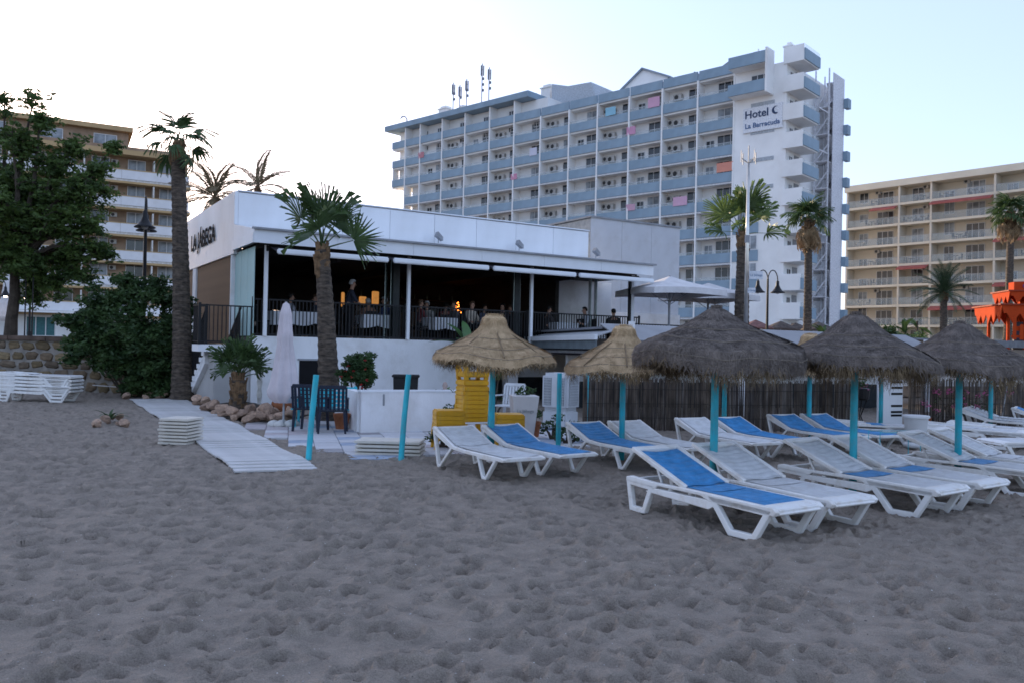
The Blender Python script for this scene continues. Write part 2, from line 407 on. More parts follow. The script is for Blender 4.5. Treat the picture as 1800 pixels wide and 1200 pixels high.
# mosaic patio of painted slabs
pt = thing('patio', 'patio of pale slabs painted with faded blue and pink patches before the low white wall', 'patio', (0, 0, 0))
tcols = [mat('slab_pale', (.56, .56, .58), .75, .08, 2, .1, 40, dirt=(.3, .26, .23), dirtamt=.5, hue=.1), mat('slab_blue', (.32, .38, .48), .75, .12, 3, dirt=(.46, .46, .48), dirtamt=.8, dscale=3, hue=.1),
         mat('slab_pink', (.47, .42, .43), .75, .12, 3, dirt=(.45, .43, .43), dirtamt=.7, dscale=3), mat('slab_grey', (.33, .32, .33), .75, .1, 3, dirt=(.25, .22, .2), dirtamt=.5)]
polyp = [(p.x, p.y) for p in PATIO]
SQ = .42; ang = R(15); ca, sa = math.cos(ang), math.sin(ang)
slabm = []
for c in tcols:
    m = MB(); m.cbox((-.206, -.206, -.03), (.206, .206, .012), .005); slabm.append(m.mesh('slab', c))
def tval(x, y): return math.sin(x*1.7+.6*math.sin(y*2.3))+math.sin(y*2.9+x*.8+1.3*math.sin(x*1.3))
pxn = np.array([p[0] for p in polyp]); pyn = np.array([p[1] for p in polyp])
for iu in range(-60, 80):
    for iv in range(-30, 80):
        u, v = iu*SQ, iv*SQ
        x = -3+u*ca-v*sa; y = 12+u*sa+v*ca
        if y > 18.7 or not soft_mask(np.array([x]), np.array([y]), polyp)[0]: continue
        if soft_mask(np.array([x-.25]), np.array([y]), [(p.x, p.y) for p in PATH])[0]: continue
        q = tval(x, y); r_ = rnd.random()
        k = 1 if q > .75 and r_ < .8 else 2 if q < -.85 and r_ < .6 else 3 if r_ < .12 else 0
        link('paving_slab', slabm[k], pt, (x, y, rnd.uniform(-.002, .003)), (0, 0, ang))
# ------------------------------------------------------------------ building pieces
WC = {}
def window(parent, x, y, z, wd, ht, n=2, pane=GLASSD, frame=WFRAME, t=.06, rz=0, shut=0):
    """window frame with its pane one level deeper; faces local -y"""
    k = (round(wd, 2), round(ht, 2), n, frame.name, round(t, 2))
    if k not in WC:
        f = MB()
        f.box((-wd/2, -.05, 0), (wd/2, .03, t)); f.box((-wd/2, -.05, ht-t), (wd/2, .03, ht))
        f.box((-wd/2, -.05, t), (-wd/2+t, .03, ht-t)); f.box((wd/2-t, -.05, t), (wd/2, .03, ht-t))
        for i in range(1, n):
            xx = -wd/2+wd*i/n; f.box((xx-t/2, -.04, t), (xx+t/2, .02, ht-t))
        p = MB(); p.box((-wd/2+t+.002, -.005, t+.002), (wd/2-t-.002, .01, ht-t-.002))
        WC[k] = (f.mesh('window', frame), p)
    fm, p = WC[k]
    o = link('window', fm, parent, (x, y, z), (0, 0, rz))
    pk = k+(pane.name,)
    if pk not in WC: WC[pk] = p.mesh('pane', pane)
    link('pane', WC[pk], o)
    return o
AC = {}
def aircon(parent, x, y, z, s=1.0, rz=0):
    if 'm' not in AC:
        m = MB(); m.mi = 0; m.cbox((-.42, -.3, 0), (.42, 0, .58), .02)
        m.mi = 1; m.lathe([(.0, 0), (.2, 0), (.21, .012), (.0, .012)], 14)
        # turn the lathe (last verts) to face -y
        nv = 14*4
        for i in range(len(m.v)-nv, len(m.v)):
            vx, vy, vz = m.v[i]; m.v[i] = (vx-.1, -.301-vz, vy+.29)
        AC['m'] = m.mesh('air_conditioner', [mat('aircon_case', (.48, .46, .43), .6), mat('aircon_fan', (.05, .05, .05), .7)])
    return link('air_conditioner', AC['m'], parent, (x, y, z), (0, 0, rz), (s, s, s))
BXC = {}
def bx(parent, name, a, b, m, label=None):
    """box part sharing mesh data between equal sizes, origin at its low corner"""
    d = tuple(round(b[i]-a[i], 3) for i in range(3)); k = (name, d, m.name)
    if k not in BXC: BXC[k] = MB().box((0, 0, 0), d).mesh(name, m)
    return link(name, BXC[k], parent, a, label=label)
def garden_furniture(mb, x, y, z, r):
    """dark balcony furniture: a table and two chairs in silhouette"""
    mb.box((x-.3, y-.3, z+.68), (x+.3, y+.3, z+.72)); mb.box((x-.03, y-.03, z), (x+.03, y+.03, z+.68))
    for s in (-1, 1):
        cx = x+s*.62
        mb.box((cx-.2, y-.2, z+.40), (cx+.2, y+.2, z+.45)); mb.box((cx+s*.17, y-.2, z+.45), (cx+s*.21, y+.2, z+.9))
        for a in (-.18, .15):
            for b in (-.18, .15): mb.box((cx+a, y+b, z), (cx+a+.03, y+b+.03, z+.4))

# ================================================================== the big white hotel
HO = Vector((-18.2, 121.8, 0)); HRZ = math.atan2(-.669, .743)
hotel = thing('hotel', 'tall white hotel with blue balcony fronts and an escape stair at its right end', 'hotel', HO, HRZ)
def hx(t): return (35.2-t)*1.494
BAYS = [hx(t) for t in (33.2, 31.05, 28.0, 24.98, 21.9, 19.0, 16.03, 13.02, 10.19, 7.22, 4.31, 1.376, -1.45)]
HL = hx(-5.2); SP = 2.8; TOP = 31.6
body = MB()
body.box((BAYS[0]+.3, 1.15, 1.5), (BAYS[6], 14, 33.3))
body.box((BAYS[6]-.005, 1.15, 1.5), (BAYS[-1]-.02, 14, 30.55))
body.box((BAYS[-1]-.021, -.15, 1.5), (HL, 14.004, 30.56))
body.build('wall', HOTELW, hotel)
# rows: k=-1 is the left roof slab row
for k in range(0, 11):
    zt = TOP-SP*k; 
    if zt < 2.5: break
    left_ext = 2 if k in (1, 2) else 0
    z_slab = zt-1.0
    lo = 6 if k == 0 else 0
    if k == 0:
        pass
    xs0 = BAYS[0] if k > 0 else BAYS[5]
    if k in (1, 2): xs0 = 0.0
    hi_x = BAYS[-1] if k > 1 else hx(-4.25)
    s_ = MB(); s_.box((xs0, .06, z_slab-.2), (hi_x, 1.15, z_slab)); s_.build('floor_slab', HOTELW, hotel)
    if k >= 3:
        e_ = MB(); e_.box((xs0, -.18, z_slab-.24), (hi_x, .04, z_slab-.06)); e_.build('slab_edge', mat('slab_edge_white', (.60, .60, .60), .7), hotel)
    edges = list(BAYS)
    if k in (1, 2): edges = [0.0]+edges
    if k == 0: edges = BAYS[5:]
    if k in (0, 1): edges = edges+[hx(-4.25)]
    for i in range(len(edges)-1):
        bx(hotel, 'balcony_front', (edges[i]+.10, -.12, z_slab), (edges[i+1]-.10, .05, zt), BLUEP)
        if k == 0:   # roof band: storey below only
            pass
        # rail over the front
        if k > 0:
            bx(hotel, 'balcony_rail', (edges[i]+.12, -.05, zt+.28), (edges[i+1]-.12, -.01, zt+.32), mat('rail_pale', (.55, .57, .58), .4))
            bx(hotel, 'glass_screen', (edges[i]+.12, -.045, zt+.003), (edges[i+1]-.12, -.03, zt+.278), CLEARG)
rw = random.Random(11)
GP = [GLASSD, GLASSD, GLASSD, GLASSC]
n_ = 0
ctowel = []
for k in range(0, 10):
    zf = TOP-SP*(k+1)-1.0            # floor of this storey
    if zf < 1: break
    edges = list(BAYS)
    if k in (0, 1): edges = edges+[hx(-4.25)]
    ii0 = 0
    for i in range(len(edges)-1):
        x0, x1 = edges[i], edges[i+1]; bw = x1-x0
        if bw < 3.4:
            continue
        yb = 1.15 if x1 <= BAYS[-1]+.1 else -.15
        if yb < 0: yb = 1.7-1.88
        if i >= len(BAYS)-1:   # extra top bay in front of the wall
            yb = -.15-.001
        side = (i % 2 == 0)
        xw = x1-1.1 if True else x0+1.1
        if i < len(BAYS)-1:
            if not side:
                window(hotel, x1-1.35, 1.13, zf+.02, 2.3, 2.45, 3, rw.choice(GP), t=.05)
                if rw.random() < .4: window(hotel, x0+.9, 1.13, zf+1.0, 1.0, 1.1, 2, rw.choice(GP))
            else:
                window(hotel, x1-1.0, 1.13, zf+.02, 1.6, 2.45, 2, rw.choice(GP), t=.05)
                aircon(hotel, x0+1.35, 1.11, zf+1.45, 1.25)
                if rw.random() < .7: aircon(hotel, x0+.55, 1.11, zf+1.65, 1.0)
            if rw.random() < .35: n_ += 1
        else:
            pass
    # fins between bays
for k in range(-1, 10):
    zf = TOP-SP*(k+1)-1.0
    if zf < 1: zf = 1.5
    top = min(TOP-SP*k-1.2, TOP)
    for i, x in enumerate(BAYS):
        if k == -1: continue
        bx(hotel, 'partition', (x-.09, -.2, zf), (x+.09, 1.15, zf+SP), HOTELW)
# extra top right bays in front of the gable wall
xr = hx(-4.25)
m = MB(); m.box((BAYS[-1]+.09, -.14, TOP-3.8-.3), (xr-.12, 0, TOP-3.81)); 
m = MB(); m.prism([(0, TOP-SP*1-1.35), (0, TOP+.25), (1.7, TOP+.25), (1.7, TOP-SP-1.35)], -.1, .1)
M_ = Matrix.Translation((xr, -1.85, 0)) @ Matrix.Rotation(R(90), 4, 'Z')
mm = MB(); mm.box((xr-.1, -.25-1.55, TOP-SP-1.35), (xr+.1, -.152, TOP+.25))
mm.build('gable_fin', HOTELW, hotel)
# make that bay project: floor, roof, its window
f2 = MB(); f2.box((BAYS[-1]+.1, -1.6, TOP-SP-1.2), (xr-.1, -.152, TOP-SP-1.0)); f2.box((BAYS[-1]+.1, -1.6, TOP-1.2), (xr-.1, -.152, TOP-1.0)); f2.build('projecting_slab', HOTELW, hotel)
bx(hotel, 'balcony_front', (BAYS[-1]+.1, -1.75, TOP-SP-1.15), (xr-.1, -1.601, TOP-SP), BLUEP)
bx(hotel, 'balcony_front', (BAYS[-1]+.1, -1.75, TOP-1.15), (xr-.1, -1.601, TOP), BLUEP)
window(hotel, xr-1.3, -.17, TOP-SP-.98, 2.0, 2.0, 3, GLASSD)
# left roof slab, overhanging
rf = MB(); rf.box((-1.3, -.55, 33.35), (BAYS[5]+2.6, 14.2, 34.1)); rf.build('roof_slab', BLUEP, hotel)
w2 = MB(); w2.box((-.02, .08, TOP-SP*2-1.2), (.16, 1.15, TOP-SP)); w2.build('end_fin', HOTELW, hotel)
w3 = MB(); w3.box((.3, 1.16, TOP-SP*2-1.21), (BAYS[0]+.31, 13.9, 33.3)); w3.build('end_block', HOTELW, hotel)
for i in range(0, 6):     # windows of the extra storey at the left
    xx = BAYS[i]+2.9
    window(hotel, xx, 1.13, TOP-SP*1+1.02+0, 1.3, 1.75, 3, GLASSD)
    bx(hotel, 'partition', (BAYS[i]-.09, -.2, TOP-.99), (BAYS[i]+.09, 1.15, 33.34), HOTELW)
for i in range(5):
    bx(hotel, 'balcony_front', (BAYS[i]+.1, -.12, TOP-1.0), (BAYS[i+1]-.1, .05, TOP), BLUEP)
    window(hotel, BAYS[i]+2.9, 1.13, TOP+.02-1.0, 1.3, 2.0, 3, GLASSD)
bx(hotel, 'balcony_front', (0, -.12, TOP-1.0), (BAYS[0]-.1, .05, TOP), BLUEP)
sl = MB(); sl.box((0, .06, TOP-1.2), (BAYS[5], 1.14, TOP-1.0)); sl.build('floor_slab', HOTELW, hotel)
# right roof parapet and sloping pergolas
rp = MB(); rp.box((BAYS[5]+2.7, 3.0, 30.56), (HL-1.2, 13.5, 31.2)); rp.build('roof_terrace', HOTELW, hotel)
GL = mat('roof_grey', (.26, .30, .34), .6, .06, 1)
for (x, wd, h) in ((31.5, 5.2, 1.6), (44.0, 4.0, 1.5), (48.0, 4.0, 1.9), (52.2, 4.8, 2.3)):
    g = MB(); g.prism([(x-wd/2, 31.0), (x-wd/2, 31.2+h*.25), (x+wd*.1, 31.2+h*.85), (x+wd/2, 31.2+h*.3), (x+wd/2, 31.0)], 2.8, 7.0)
    fixn(g.build('roof_pergola', GL, hotel))
ph = MB(); ph.prism([(35.6, 31.2), (35.6, 33.2), (39.5, 35.7), (43.0, 34.2), (43.0, 31.2)], 6.0, 12.5); fixn(ph.build('roof_house', HOTELW, hotel))
pr = MB()
for s0, s1 in (((35.2, 33.1), (39.5, 35.95)), ((39.5, 35.95), (43.5, 34.1))):
    pr.prism([s0, s1, (s1[0], s1[1]-.22), (s0[0], s0[1]-.22)], 5.7, 12.8)
fixn(pr.build('roof_house_roof', GL, hotel))
lb = MB(); lb.prism([(BAYS[5]+2.7, 31.2), (BAYS[5]+2.7, 36.0), (BAYS[5]+5.4, 35.2), (BAYS[5]+9, 35.0), (BAYS[5]+10.5, 31.2)], 4, 10); fixn(lb.build('stair_house', mat('stair_house_grey', (.45, .49, .53), .7), hotel))
for (x, y, wd, h, zb) in ((3.2, 6, 1.6, 3.0, 34.3), (7.4, 6, 1.15, 2.4, 34.3), (17.8, 5, 1.1, 1.5, 34.3), (24.2, 5, 1.6, 1.8, 34.3), (59.3, 1.5, .8, 2.0, 30.6), (56.4, 1, .5, .9, 31.6)):
    c = MB(); c.cbox((x, y, zb), (x+wd, y+wd, zb+h), .03); c.box((x-.12, y-.12, zb+h+.002), (x+wd+.12, y+wd+.12, zb+h+.15)); c.box((x+.2, y+.2, zb+h+.151), (x+wd-.2, y+wd-.2, zb+h+.5)); c.build('chimney', HOTELW, hotel)
pp = MB(); pp.box((2.2, 3.2, 34.3), (25, 3.3, 35.0)); pp.box((2.2, 3.31, 34.3), (10, 8, 34.9)); pp.build('roof_parapet', mat('roof_parapet_brown', (.30, .26, .24), .8), hotel)
# side balconies on the right end
for k in range(0, 11):
    zt = TOP-SP*k-.15 if k else TOP+.6
    zf = TOP-SP*k-1.3
    if zf < 1.7: break
    fr_ = MB(); fr_.box((HL-.3, -.30, zf), (HL+1.75, -.16, zf+1.6)); fr_.build('side_balcony_panel', HOTELW, hotel)
    sb = MB(); sb.box((HL+.003, -.158, zf), (HL+1.74, 3.5, zf+.2)); sb.build('side_balcony_slab', HOTELW, hotel)
    bx(hotel, 'side_balcony_front', (HL+1.745, -.16, zf+.12), (HL+1.86, 3.6, zf+1.2), BLUEP)
    bx(hotel, 'glass_screen', (HL+1.78, -.1, zf+1.21), (HL+1.80, 3.55, zf+1.6), CLEARG)
    window(hotel, HL+.012, 1.0, zf-SP+.25, .9, 2.0, 2, GLASSD, rz=R(90))
    bx(hotel, 'shutter', (HL+.005, 1.9, zf-SP+1.1), (HL+.06, 3.0, zf-SP+2.5), mat('shutter_grey', (.30, .30, .31), .6))
# blank end wall: slot windows, blue recess low down
for k in range(1, 6):
    z = TOP-SP*k-2.0-.2
    if k in (1, 2, 3, 4, 5): bx(hotel, 'slot_window', (BAYS[-1]+1.9, -.20, z), (BAYS[-1]+4.4, -.152, z+.38), mat('slot_window_grey', (.42, .45, .48), .5))
for k in (6, 7, 8):
    z = TOP-SP*k-1
    bx(hotel, 'balcony_front', (BAYS[-1]+.12, -.25, z), (BAYS[-1]+2.9, -.153, z+1.1), BLUEP)
    window(hotel, BAYS[-1]+1.7, -.16, z+1.15, 2.2, 1.45, 3, GLASSC)
# escape stair tower at the right end
tw = hotel
SX = HL+.35
TM = mat('stair_mesh_white', (.66, .66, .69), .55)
pn = MB(); pn.box((SX+1.4, 7.2, 1.5), (SX+1.48, 10.2, 31.0)); pn.box((SX-.3, 10.25, 1.5), (SX+1.4, 10.33, 31.0)); pn.build('stair_screen', TM, hotel)
fr = MB()
for x, y in ((SX, 6.2), (SX+1.4, 6.2), (SX, 8.6)):
    fr.box((x-.06, y-.06, 1.5), (x+.06, y+.06, 31.2))
z = 2.0; kk = 0
while z < 28.5:
    fr.box((SX-.06, 6.18, z), (SX+1.46, 6.26, z+.1))
    fr.box((SX-.3, 6.3, z), (SX+1.35, 7.2, z+.05)); fr.box((SX-.3, 9.2, z+SP/2), (SX+1.35, 10.2, z+SP/2+.05))
    fr.beam((SX+.3, 7.2, z), (SX+.3, 9.2, z+SP/2), .6, .1); fr.beam((SX+1.0, 9.2, z+SP/2), (SX+1.0, 7.2, z+SP), .6, .1)
    fr.beam((SX+.1, 6.2, z+.1), (SX+1.35, 6.2, z+SP*.62), .05, .12)
    for q in np.linspace(-.25, 1.35, 15): fr.box((SX+q, 6.22, z+.1), (SX+q+.025, 6.24, z+2.4))
    fr.box((SX, 6.2, z+1.08), (SX+1.4, 6.26, z+1.13))
    z += SP; kk += 1
fr.build('escape_stair', TM, hotel)
for k in range(0, 9):
    bx(hotel, 'rear_balcony', (SX+1.49, 10.0, TOP-SP*(k+1)-.9), (SX+1.95, 10.9, TOP-SP*(k+1)+.1), BLUEP)
for k in (1, 2, 4): 
    bx(hotel, 'tie_bar', (HL+1.7, 3.7, TOP-SP*k*1.5-.9), (HL+1.76, 6.15, TOP-SP*k*1.5-.8), TM)

# towels over the balcony fronts
def hpt(x, y, z): return hotel.matrix_world_ @ Vector((x, y, z))
HM = Matrix.Translation(HO) @ Matrix.Rotation(HRZ, 4, 'Z')
tw_specs = [(1, 9, .5, 1.3, (.65, .22, .38), 'pink towel drying over a hotel balcony front three storeys'),
            (0, 8, .4, 1.1, (.18, .50, .66), 'pale turquoise towel on a hotel balcony')]
def towel(px, py, wd, ht, c, label):
    # find the balcony front under this pixel
    d = ray(px, py); n = Vector((.669, .743, 0)); o_ = HM @ Vector((0, -.2, 0))
    tt = (o_-CAM).dot(n)/d.dot(n); p = CAM+d*tt
    me = MB(); 
    nx, nz = 6, 6
    wd *= .75; ht *= .8; c = tuple(q*.75+.12 for q in c)
    V = [((i/nx-.5)*wd, .03*math.sin(i*2.1+j*.6), (j/nz-.5)*ht) for j in range(nz+1) for i in range(nx+1)]
    V2 = [(x, y+.02, z) for x, y, z in V]
    F = [(j*(nx+1)+i, j*(nx+1)+i+1, (j+1)*(nx+1)+i+1, (j+1)*(nx+1)+i) for j in range(nz) for i in range(nx)]
    me.add(V, F); me.add(V2, [f[::-1] for f in F])
    t_ = me.build('beach_towel', mat('towel_%d' % len(MATS), c, .9, .04, 1), smooth=True, loc=p, rot=(0, 0, HRZ))
    props(t_, label, 'towel', 'towels drying on the hotel balconies')
towel(740, 273, 1.6, 1.0, (.50, .13, .17), 'red towel on the hotel balcony nearest its left end')
towel(1149, 180, 2.0, 1.4, (.66, .32, .48), 'large pink towel on a balcony of the top hotel row')
towel(1073, 196, 1.9, 1.2, (.20, .52, .68), 'pale blue towel on a balcony high on the hotel')
towel(1109, 230, 1.6, 1.1, (.62, .24, .42), 'small pink towel one balcony row under the large pink one')
towel(1274, 294, 2.5, 1.2, (.75, .22, .12), 'orange towel on the balcony beside the blank end wall of the hotel')
towel(1195, 354, 2.3, 1.2, (.68, .36, .52), 'broad pink towel on a lower hotel balcony left of the bright palm')
towel(1108, 365, 1.6, .9, (.60, .30, .42), 'pink towel on a low hotel balcony just above the grey restaurant box')
towel(937, 267, 1.6, 1.2, (.62, .62, .74), 'pale lilac towel on a balcony in the middle of the hotel')
towel(903, 311, 1.4, .9, (.62, .20, .34), 'rose towel on a balcony in the middle of the hotel')

# hotel sign
FONT = None
def text_mesh(name, txt, size, depth, m, bold=0., spacing=1.0):
    cu = bpy.data.curves.new(name, 'FONT'); cu.body = txt; cu.size = size; cu.extrude = depth; cu.align_x = 'CENTER'; cu.align_y = 'CENTER'
    cu.offset = bold; cu.space_character = spacing; cu.resolution_u = 3
    ob = bpy.data.objects.new(name, cu); COL.objects.link(ob)
    dg = bpy.context.evaluated_depsgraph_get(); me = bpy.data.meshes.new_from_object(ob.evaluated_get(dg))
    bpy.data.objects.remove(ob); bpy.data.curves.remove(cu)
    me.materials.clear(); me.materials.append(m); me.name = name
    return me
sgn = thing('hotel_sign', 'white sign reading Hotel La Barracuda with a crescent emblem high on the blank hotel wall', 'sign', HM @ Vector((BAYS[-1]+3.2, -.16, 25.3)), HRZ)
sgn.scale = (.72, 1, .72)
bd = MB(); bd.cbox((-2.9, -.16, -1.75), (2.9, -.01, 1.75), .03); bd.build('sign_board', mat('sign_white', (.76, .77, .80), .5), sgn)
SB = mat('sign_blue_letters', (.02, .045, .11), .5)
link('hotel_lettering', text_mesh('hotel_lettering', 'Hotel', 1.55, .02, SB, .02), sgn, (-.85, -.18, .72), (R(90), 0, 0))
link('name_lettering', text_mesh('name_lettering', 'La Barracuda', .98, .02, mat('sign_blue_pale', (.06, .13, .28), .5), .01), sgn, (0, -.18, -.85), (R(90), 0, 0))
cr_ = MB(); P = []
for i in range(17): a = R(60)+R(240)*i/16; P.append((.55*math.cos(a), .55*math.sin(a)))
Q = []
for i in range(17): a = R(75)+R(210)*i/16; Q.append((.17+.42*math.cos(a), .08+.42*math.sin(a)))
V = [(x, 0, z) for x, z in P]+[(x, 0, z) for x, z in Q]; V += [(x, .03, z) for x, y, z in V]
F = [(i, i+1, 17+i+1, 17+i) for i in range(16)]; F += [tuple(q+34 for q in f[::-1]) for f in F]
F += [(i, i+34, i+35, i+1) for i in range(16)]+[(17+i, 18+i, 52+i, 51+i) for i in range(16)]
cr_.add(V, F); fixn(cr_.build('crescent_emblem', SB, sgn, loc=(1.95, -.195, .8)))

# antennas and gull-necked lamp on the roof
def antenna(px, py, Y, h, label, n):
    p = at(px, py, Y); t_ = thing('antenna_mast', label, 'antenna', p, HRZ, 'antenna masts on the hotel roof')
    m = MB()
    for i in range(n):
        x = (i-(n-1)/2)*1.35; hh = h*(1-.18*(i % 2)); m.tube([(x, 0, -1.2), (x, 0, hh)], .07, 6)
    m.build('mast', GREYM, t_)
    for i in range(n):
        x = (i-(n-1)/2)*1.35; hh = h*(1-.18*(i % 2))
        for a in (0, 2.1, 4.2):
            q = MB(); cx, cy = x+.2*math.cos(a+.5), .2*math.sin(a+.5); q.cbox((cx-.08, cy-.06, hh-1.7), (cx+.08, cy+.06, hh-.3), .02); q.beam((x, 0, hh-.8), (cx, cy, hh-.8), .05, .05)
            q.build('antenna_panel', mat('antenna_grey', (.22, .23, .27), .6), t_)
        q = MB()
        for zz in np.arange(.6, hh-1.6, .8): q.beam((x-.12, 0, zz), (x+.25, .1, zz+.1), .04, .04); q.cbox((x+.12, -.1, zz), (x+.34, .12, zz+.35), .02)
        q.build('antenna_box', mat('antenna_grey', (.22, .23, .27), .6), t_)
antenna(808, 182, 117, 3.2, 'short cluster of three phone antennas on the left of the hotel roof', 3)
antenna(853, 168, 113, 4.5, 'tallest pair of phone antenna masts on the hotel roof', 2)
g = MB(); g.tube([(0, 0, 0), (0, 0, .8), (-.4, 0, 1.2), (-1.1, 0, 1.3), (-1.5, 0, 1.0)], [.1, .1, .09, .12, .05], 8)
props(g.build('roof_vent_pipe', GREYM, loc=at(715, 219, 121), rot=(0, 0, HRZ)), 'curved vent pipe on the far left edge of the hotel roof', 'pipe')

# ================================================================== cream apartment block on the right
AO = Vector((48.3, 119, 0)); ARZ = math.atan2(-1, .888)
apt = thing('apartment_building', 'cream apartment block with open balconies and red awnings right of the hotel', 'apartment building', AO, ARZ)
u = 1.337
XB = [-.3, 5.3*u, 8.45*u, 14.26*u, 19.5*u, 23.5*u, 29.5*u]
AT = 26.0
bd = MB(); bd.box((-.3, 2.0, 1.5), (XB[-1], 14, AT-.2)); bd.build('wall', CREAM, apt)
rf = MB(); rf.box((-.6, -.5, AT-.9), (XB[-1]+.3, 14.3, AT)); rf.build('roof', CREAML, apt)
ra = random.Random(3)
balf = MB()
for k in range(9):
    zf = AT-.4-2.8*(k+1)
    if zf < 1.5: break
    for i in range(len(XB)-1):
        x0, x1 = XB[i], XB[i+1]; bw = x1-x0
        bx(apt, 'balcony_slab', (x0+.12, -.25, zf-.32), (x1-.12, 1.99, zf), CREAML)
        bx(apt, 'partition', (x0-.12, -.2, zf-.32), (x0+.12, 1.99, zf+2.5), CREAM)
        r_ = MB()
        for q in np.linspace(x0+.2, x1-.2, max(4, int(bw/1.2))): r_.box((q-.02, -.17, zf), (q+.02, -.13, zf+.95))
        r_.box((x0+.13, -.18, zf+.9), (x1-.13, -.12, zf+.96)); r_.build('balcony_railing', mat('rail_grey', (.36, .36, .35), .5), apt)
        bx(apt, 'glass_screen', (x0+.14, -.155, zf+.05), (x1-.14, -.145, zf+.88), CLEARG)
        n = 3 if bw > 6.5 else 2
        pan = ra.choice([GLASSD, GLASSD, GLASSC])
        if bw > 6.5:
            window(apt, x0+bw*.62, 1.97, zf+.02, 2.3, 2.15, 3, pan); window(apt, x0+bw*.2, 1.97, zf+.02 if ra.random() < .5 else zf+.9, 1.3, 2.15 if ra.random() < .5 else 1.2, 2, ra.choice([GLASSC, GLASSC, GLASSD]))
        else:
            window(apt, x0+bw*.4, 1.97, zf+.02, 1.6, 2.15, 2, pan)
        if ra.random() < .5: aircon(apt, x0+bw*.48 if bw > 6.5 else x0+bw*.65, 1.95, zf+1.9, .9)
        if ra.random() < .75: garden_furniture(balf, x0+bw*ra.uniform(.3, .7), .6, zf, ra)
        if ra.random() < .4: garden_furniture(balf, x0+bw*ra.uniform(.2, .45), .7, zf, ra)
for (k, i, fr0, fr1) in ((1, 0, .5, 1), (1, 2, 0, 1), (3, 3, 0, 1), (4, 1, 0, 1), (5, 3, 0, .9), (6, 2, 0, 1), (7, 0, 0, .5)):
    x0, x1 = XB[i], XB[i+1]; zf = AT-.4-2.8*k; a = x0+.15+(x1-x0-.3)*fr0; b = x0+.15+(x1-x0-.3)*fr1
    m = MB(); m.prism([(-1.25, zf-.72), (-.27, zf-.33), (-.27, zf-.40), (-1.25, zf-.95)], a, b, Matrix(((0, 1, 0, 0), (1, 0, 0, 0), (0, 0, 1, 0), (0, 0, 0, 1))))
    fixn(m.build('awning', REDT, apt))
bf = balf.build('balcony_furniture', mat('dark_furniture', (.05, .05, .06), .7), apt, kind='stuff')

# ================================================================== ochre brick block on the left
LO = Vector((-34.8, 88, 0)); LRZ = math.atan2(.476, .879)
och = thing('apartment_building', 'ochre brick apartment block with white balcony fronts behind the big left tree', 'apartment building', LO, LRZ)
ux = 2.103
LW = -26.0
bd = MB(); bd.box((LW, 1.5, 1.5), (0, 13, 21.2)); bd.build('wall', OCHREB, och)
b2 = MB(); b2.box((LW, 2.6, 21.15), (-2.76*ux, 12, 23.6)); b2.build('upper_wall', OCHREB, och)
r2 = MB(); r2.box((LW-.3, 1.9, 23.61), (-2.76*ux+.4, 12.4, 24.1)); r2.build('upper_roof', OCHREY, och)
r3 = MB(); r3.box((LW-.3, -.3, 20.75), (.35, 1.49, 21.25)); r3.build('roof_ledge', OCHREY, och)
r4 = MB(); r4.box((LW, .1, 21.26), (.1, 1.4, 21.65)); r4.build('roof_parapet', OCHREB, och)
lr = random.Random(4)
zs = [19.3, 16.6, 13.8, 11.0, 8.3, 5.5]
for k, zt in enumerate(zs):
    zf = zt-1.05
    s_ = MB(); s_.box((LW, -.12, zf-.42), (.2, 1.49, zf-.2)); s_.build('ochre_band', OCHREY, och)
    s_ = MB(); s_.box((LW, -.1, zf-.199), (.18, 1.49, zf)); s_.build('floor_slab', mat('slab_white', (.62, .60, .56), .8), och)
    nb_ = 4
    wv = 26.2/nb_/1.0
    for i in range(nb_):
        bx(och, 'balcony_front', (LW+i*6.5+.01, -.18, zf+.02), (LW+(i+1)*6.5-.01, -.06, zt-.12), mat('balcony_white', (.70, .70, .71), .7, .05, .6, dirt=(.5, .45, .4), dirtamt=.3, dscale=.5))
        bx(och, 'balcony_coping', (LW+i*6.5+.01, -.22, zt-.118), (LW+(i+1)*6.5-.01, -.02, zt-.04), OCHREY)
        xa = LW+i*6.5
        window(och, xa+1.5, 1.48, zf+.5, 1.7, 1.85, 2, lr.choice([GLASSC, GLASSD, GLASSC])); window(och, xa+4.6, 1.48, zf+.5, 1.7, 1.85, 2, lr.choice([GLASSC, GLASSD, GLASSC]))
        bx(och, 'partition', (xa+3.0, -.05, zf), (xa+3.14, 1.48, zf+2.2), mat('slab_white', (.62, .60, .56), .8))
        aircon(och, xa+5.9, 1.46, zf+1.7, .8)
for i in range(4): window(och, LW+3+i*5.0, 2.58, 21.75, 2.2, 1.45, 2, GLASSC)
gf = MB(); gf.box((LW, .9, 1.5), (.1, 1.49, 4.2)); gf.build('ground_floor_wall', HOTELW, och)
for i in range(5):
    window(och, LW+2.2+i*5.2, .88, 1.9, 2.6, 2.0, 3, mat('teal_shutter', (.05, .16, .17), .5), t=.09)
cp = MB(); cp.box((LW, -1.5, 4.21), (0, 1.48, 4.4)); cp.build('canopy', HOTELW, och)
for i in range(11): bx(och, 'chimney_pot', (-4.6+i*.45, .6, 22.0), (-4.45+i*.45, .75, 22.1+lr.random()*.5), OCHREB)
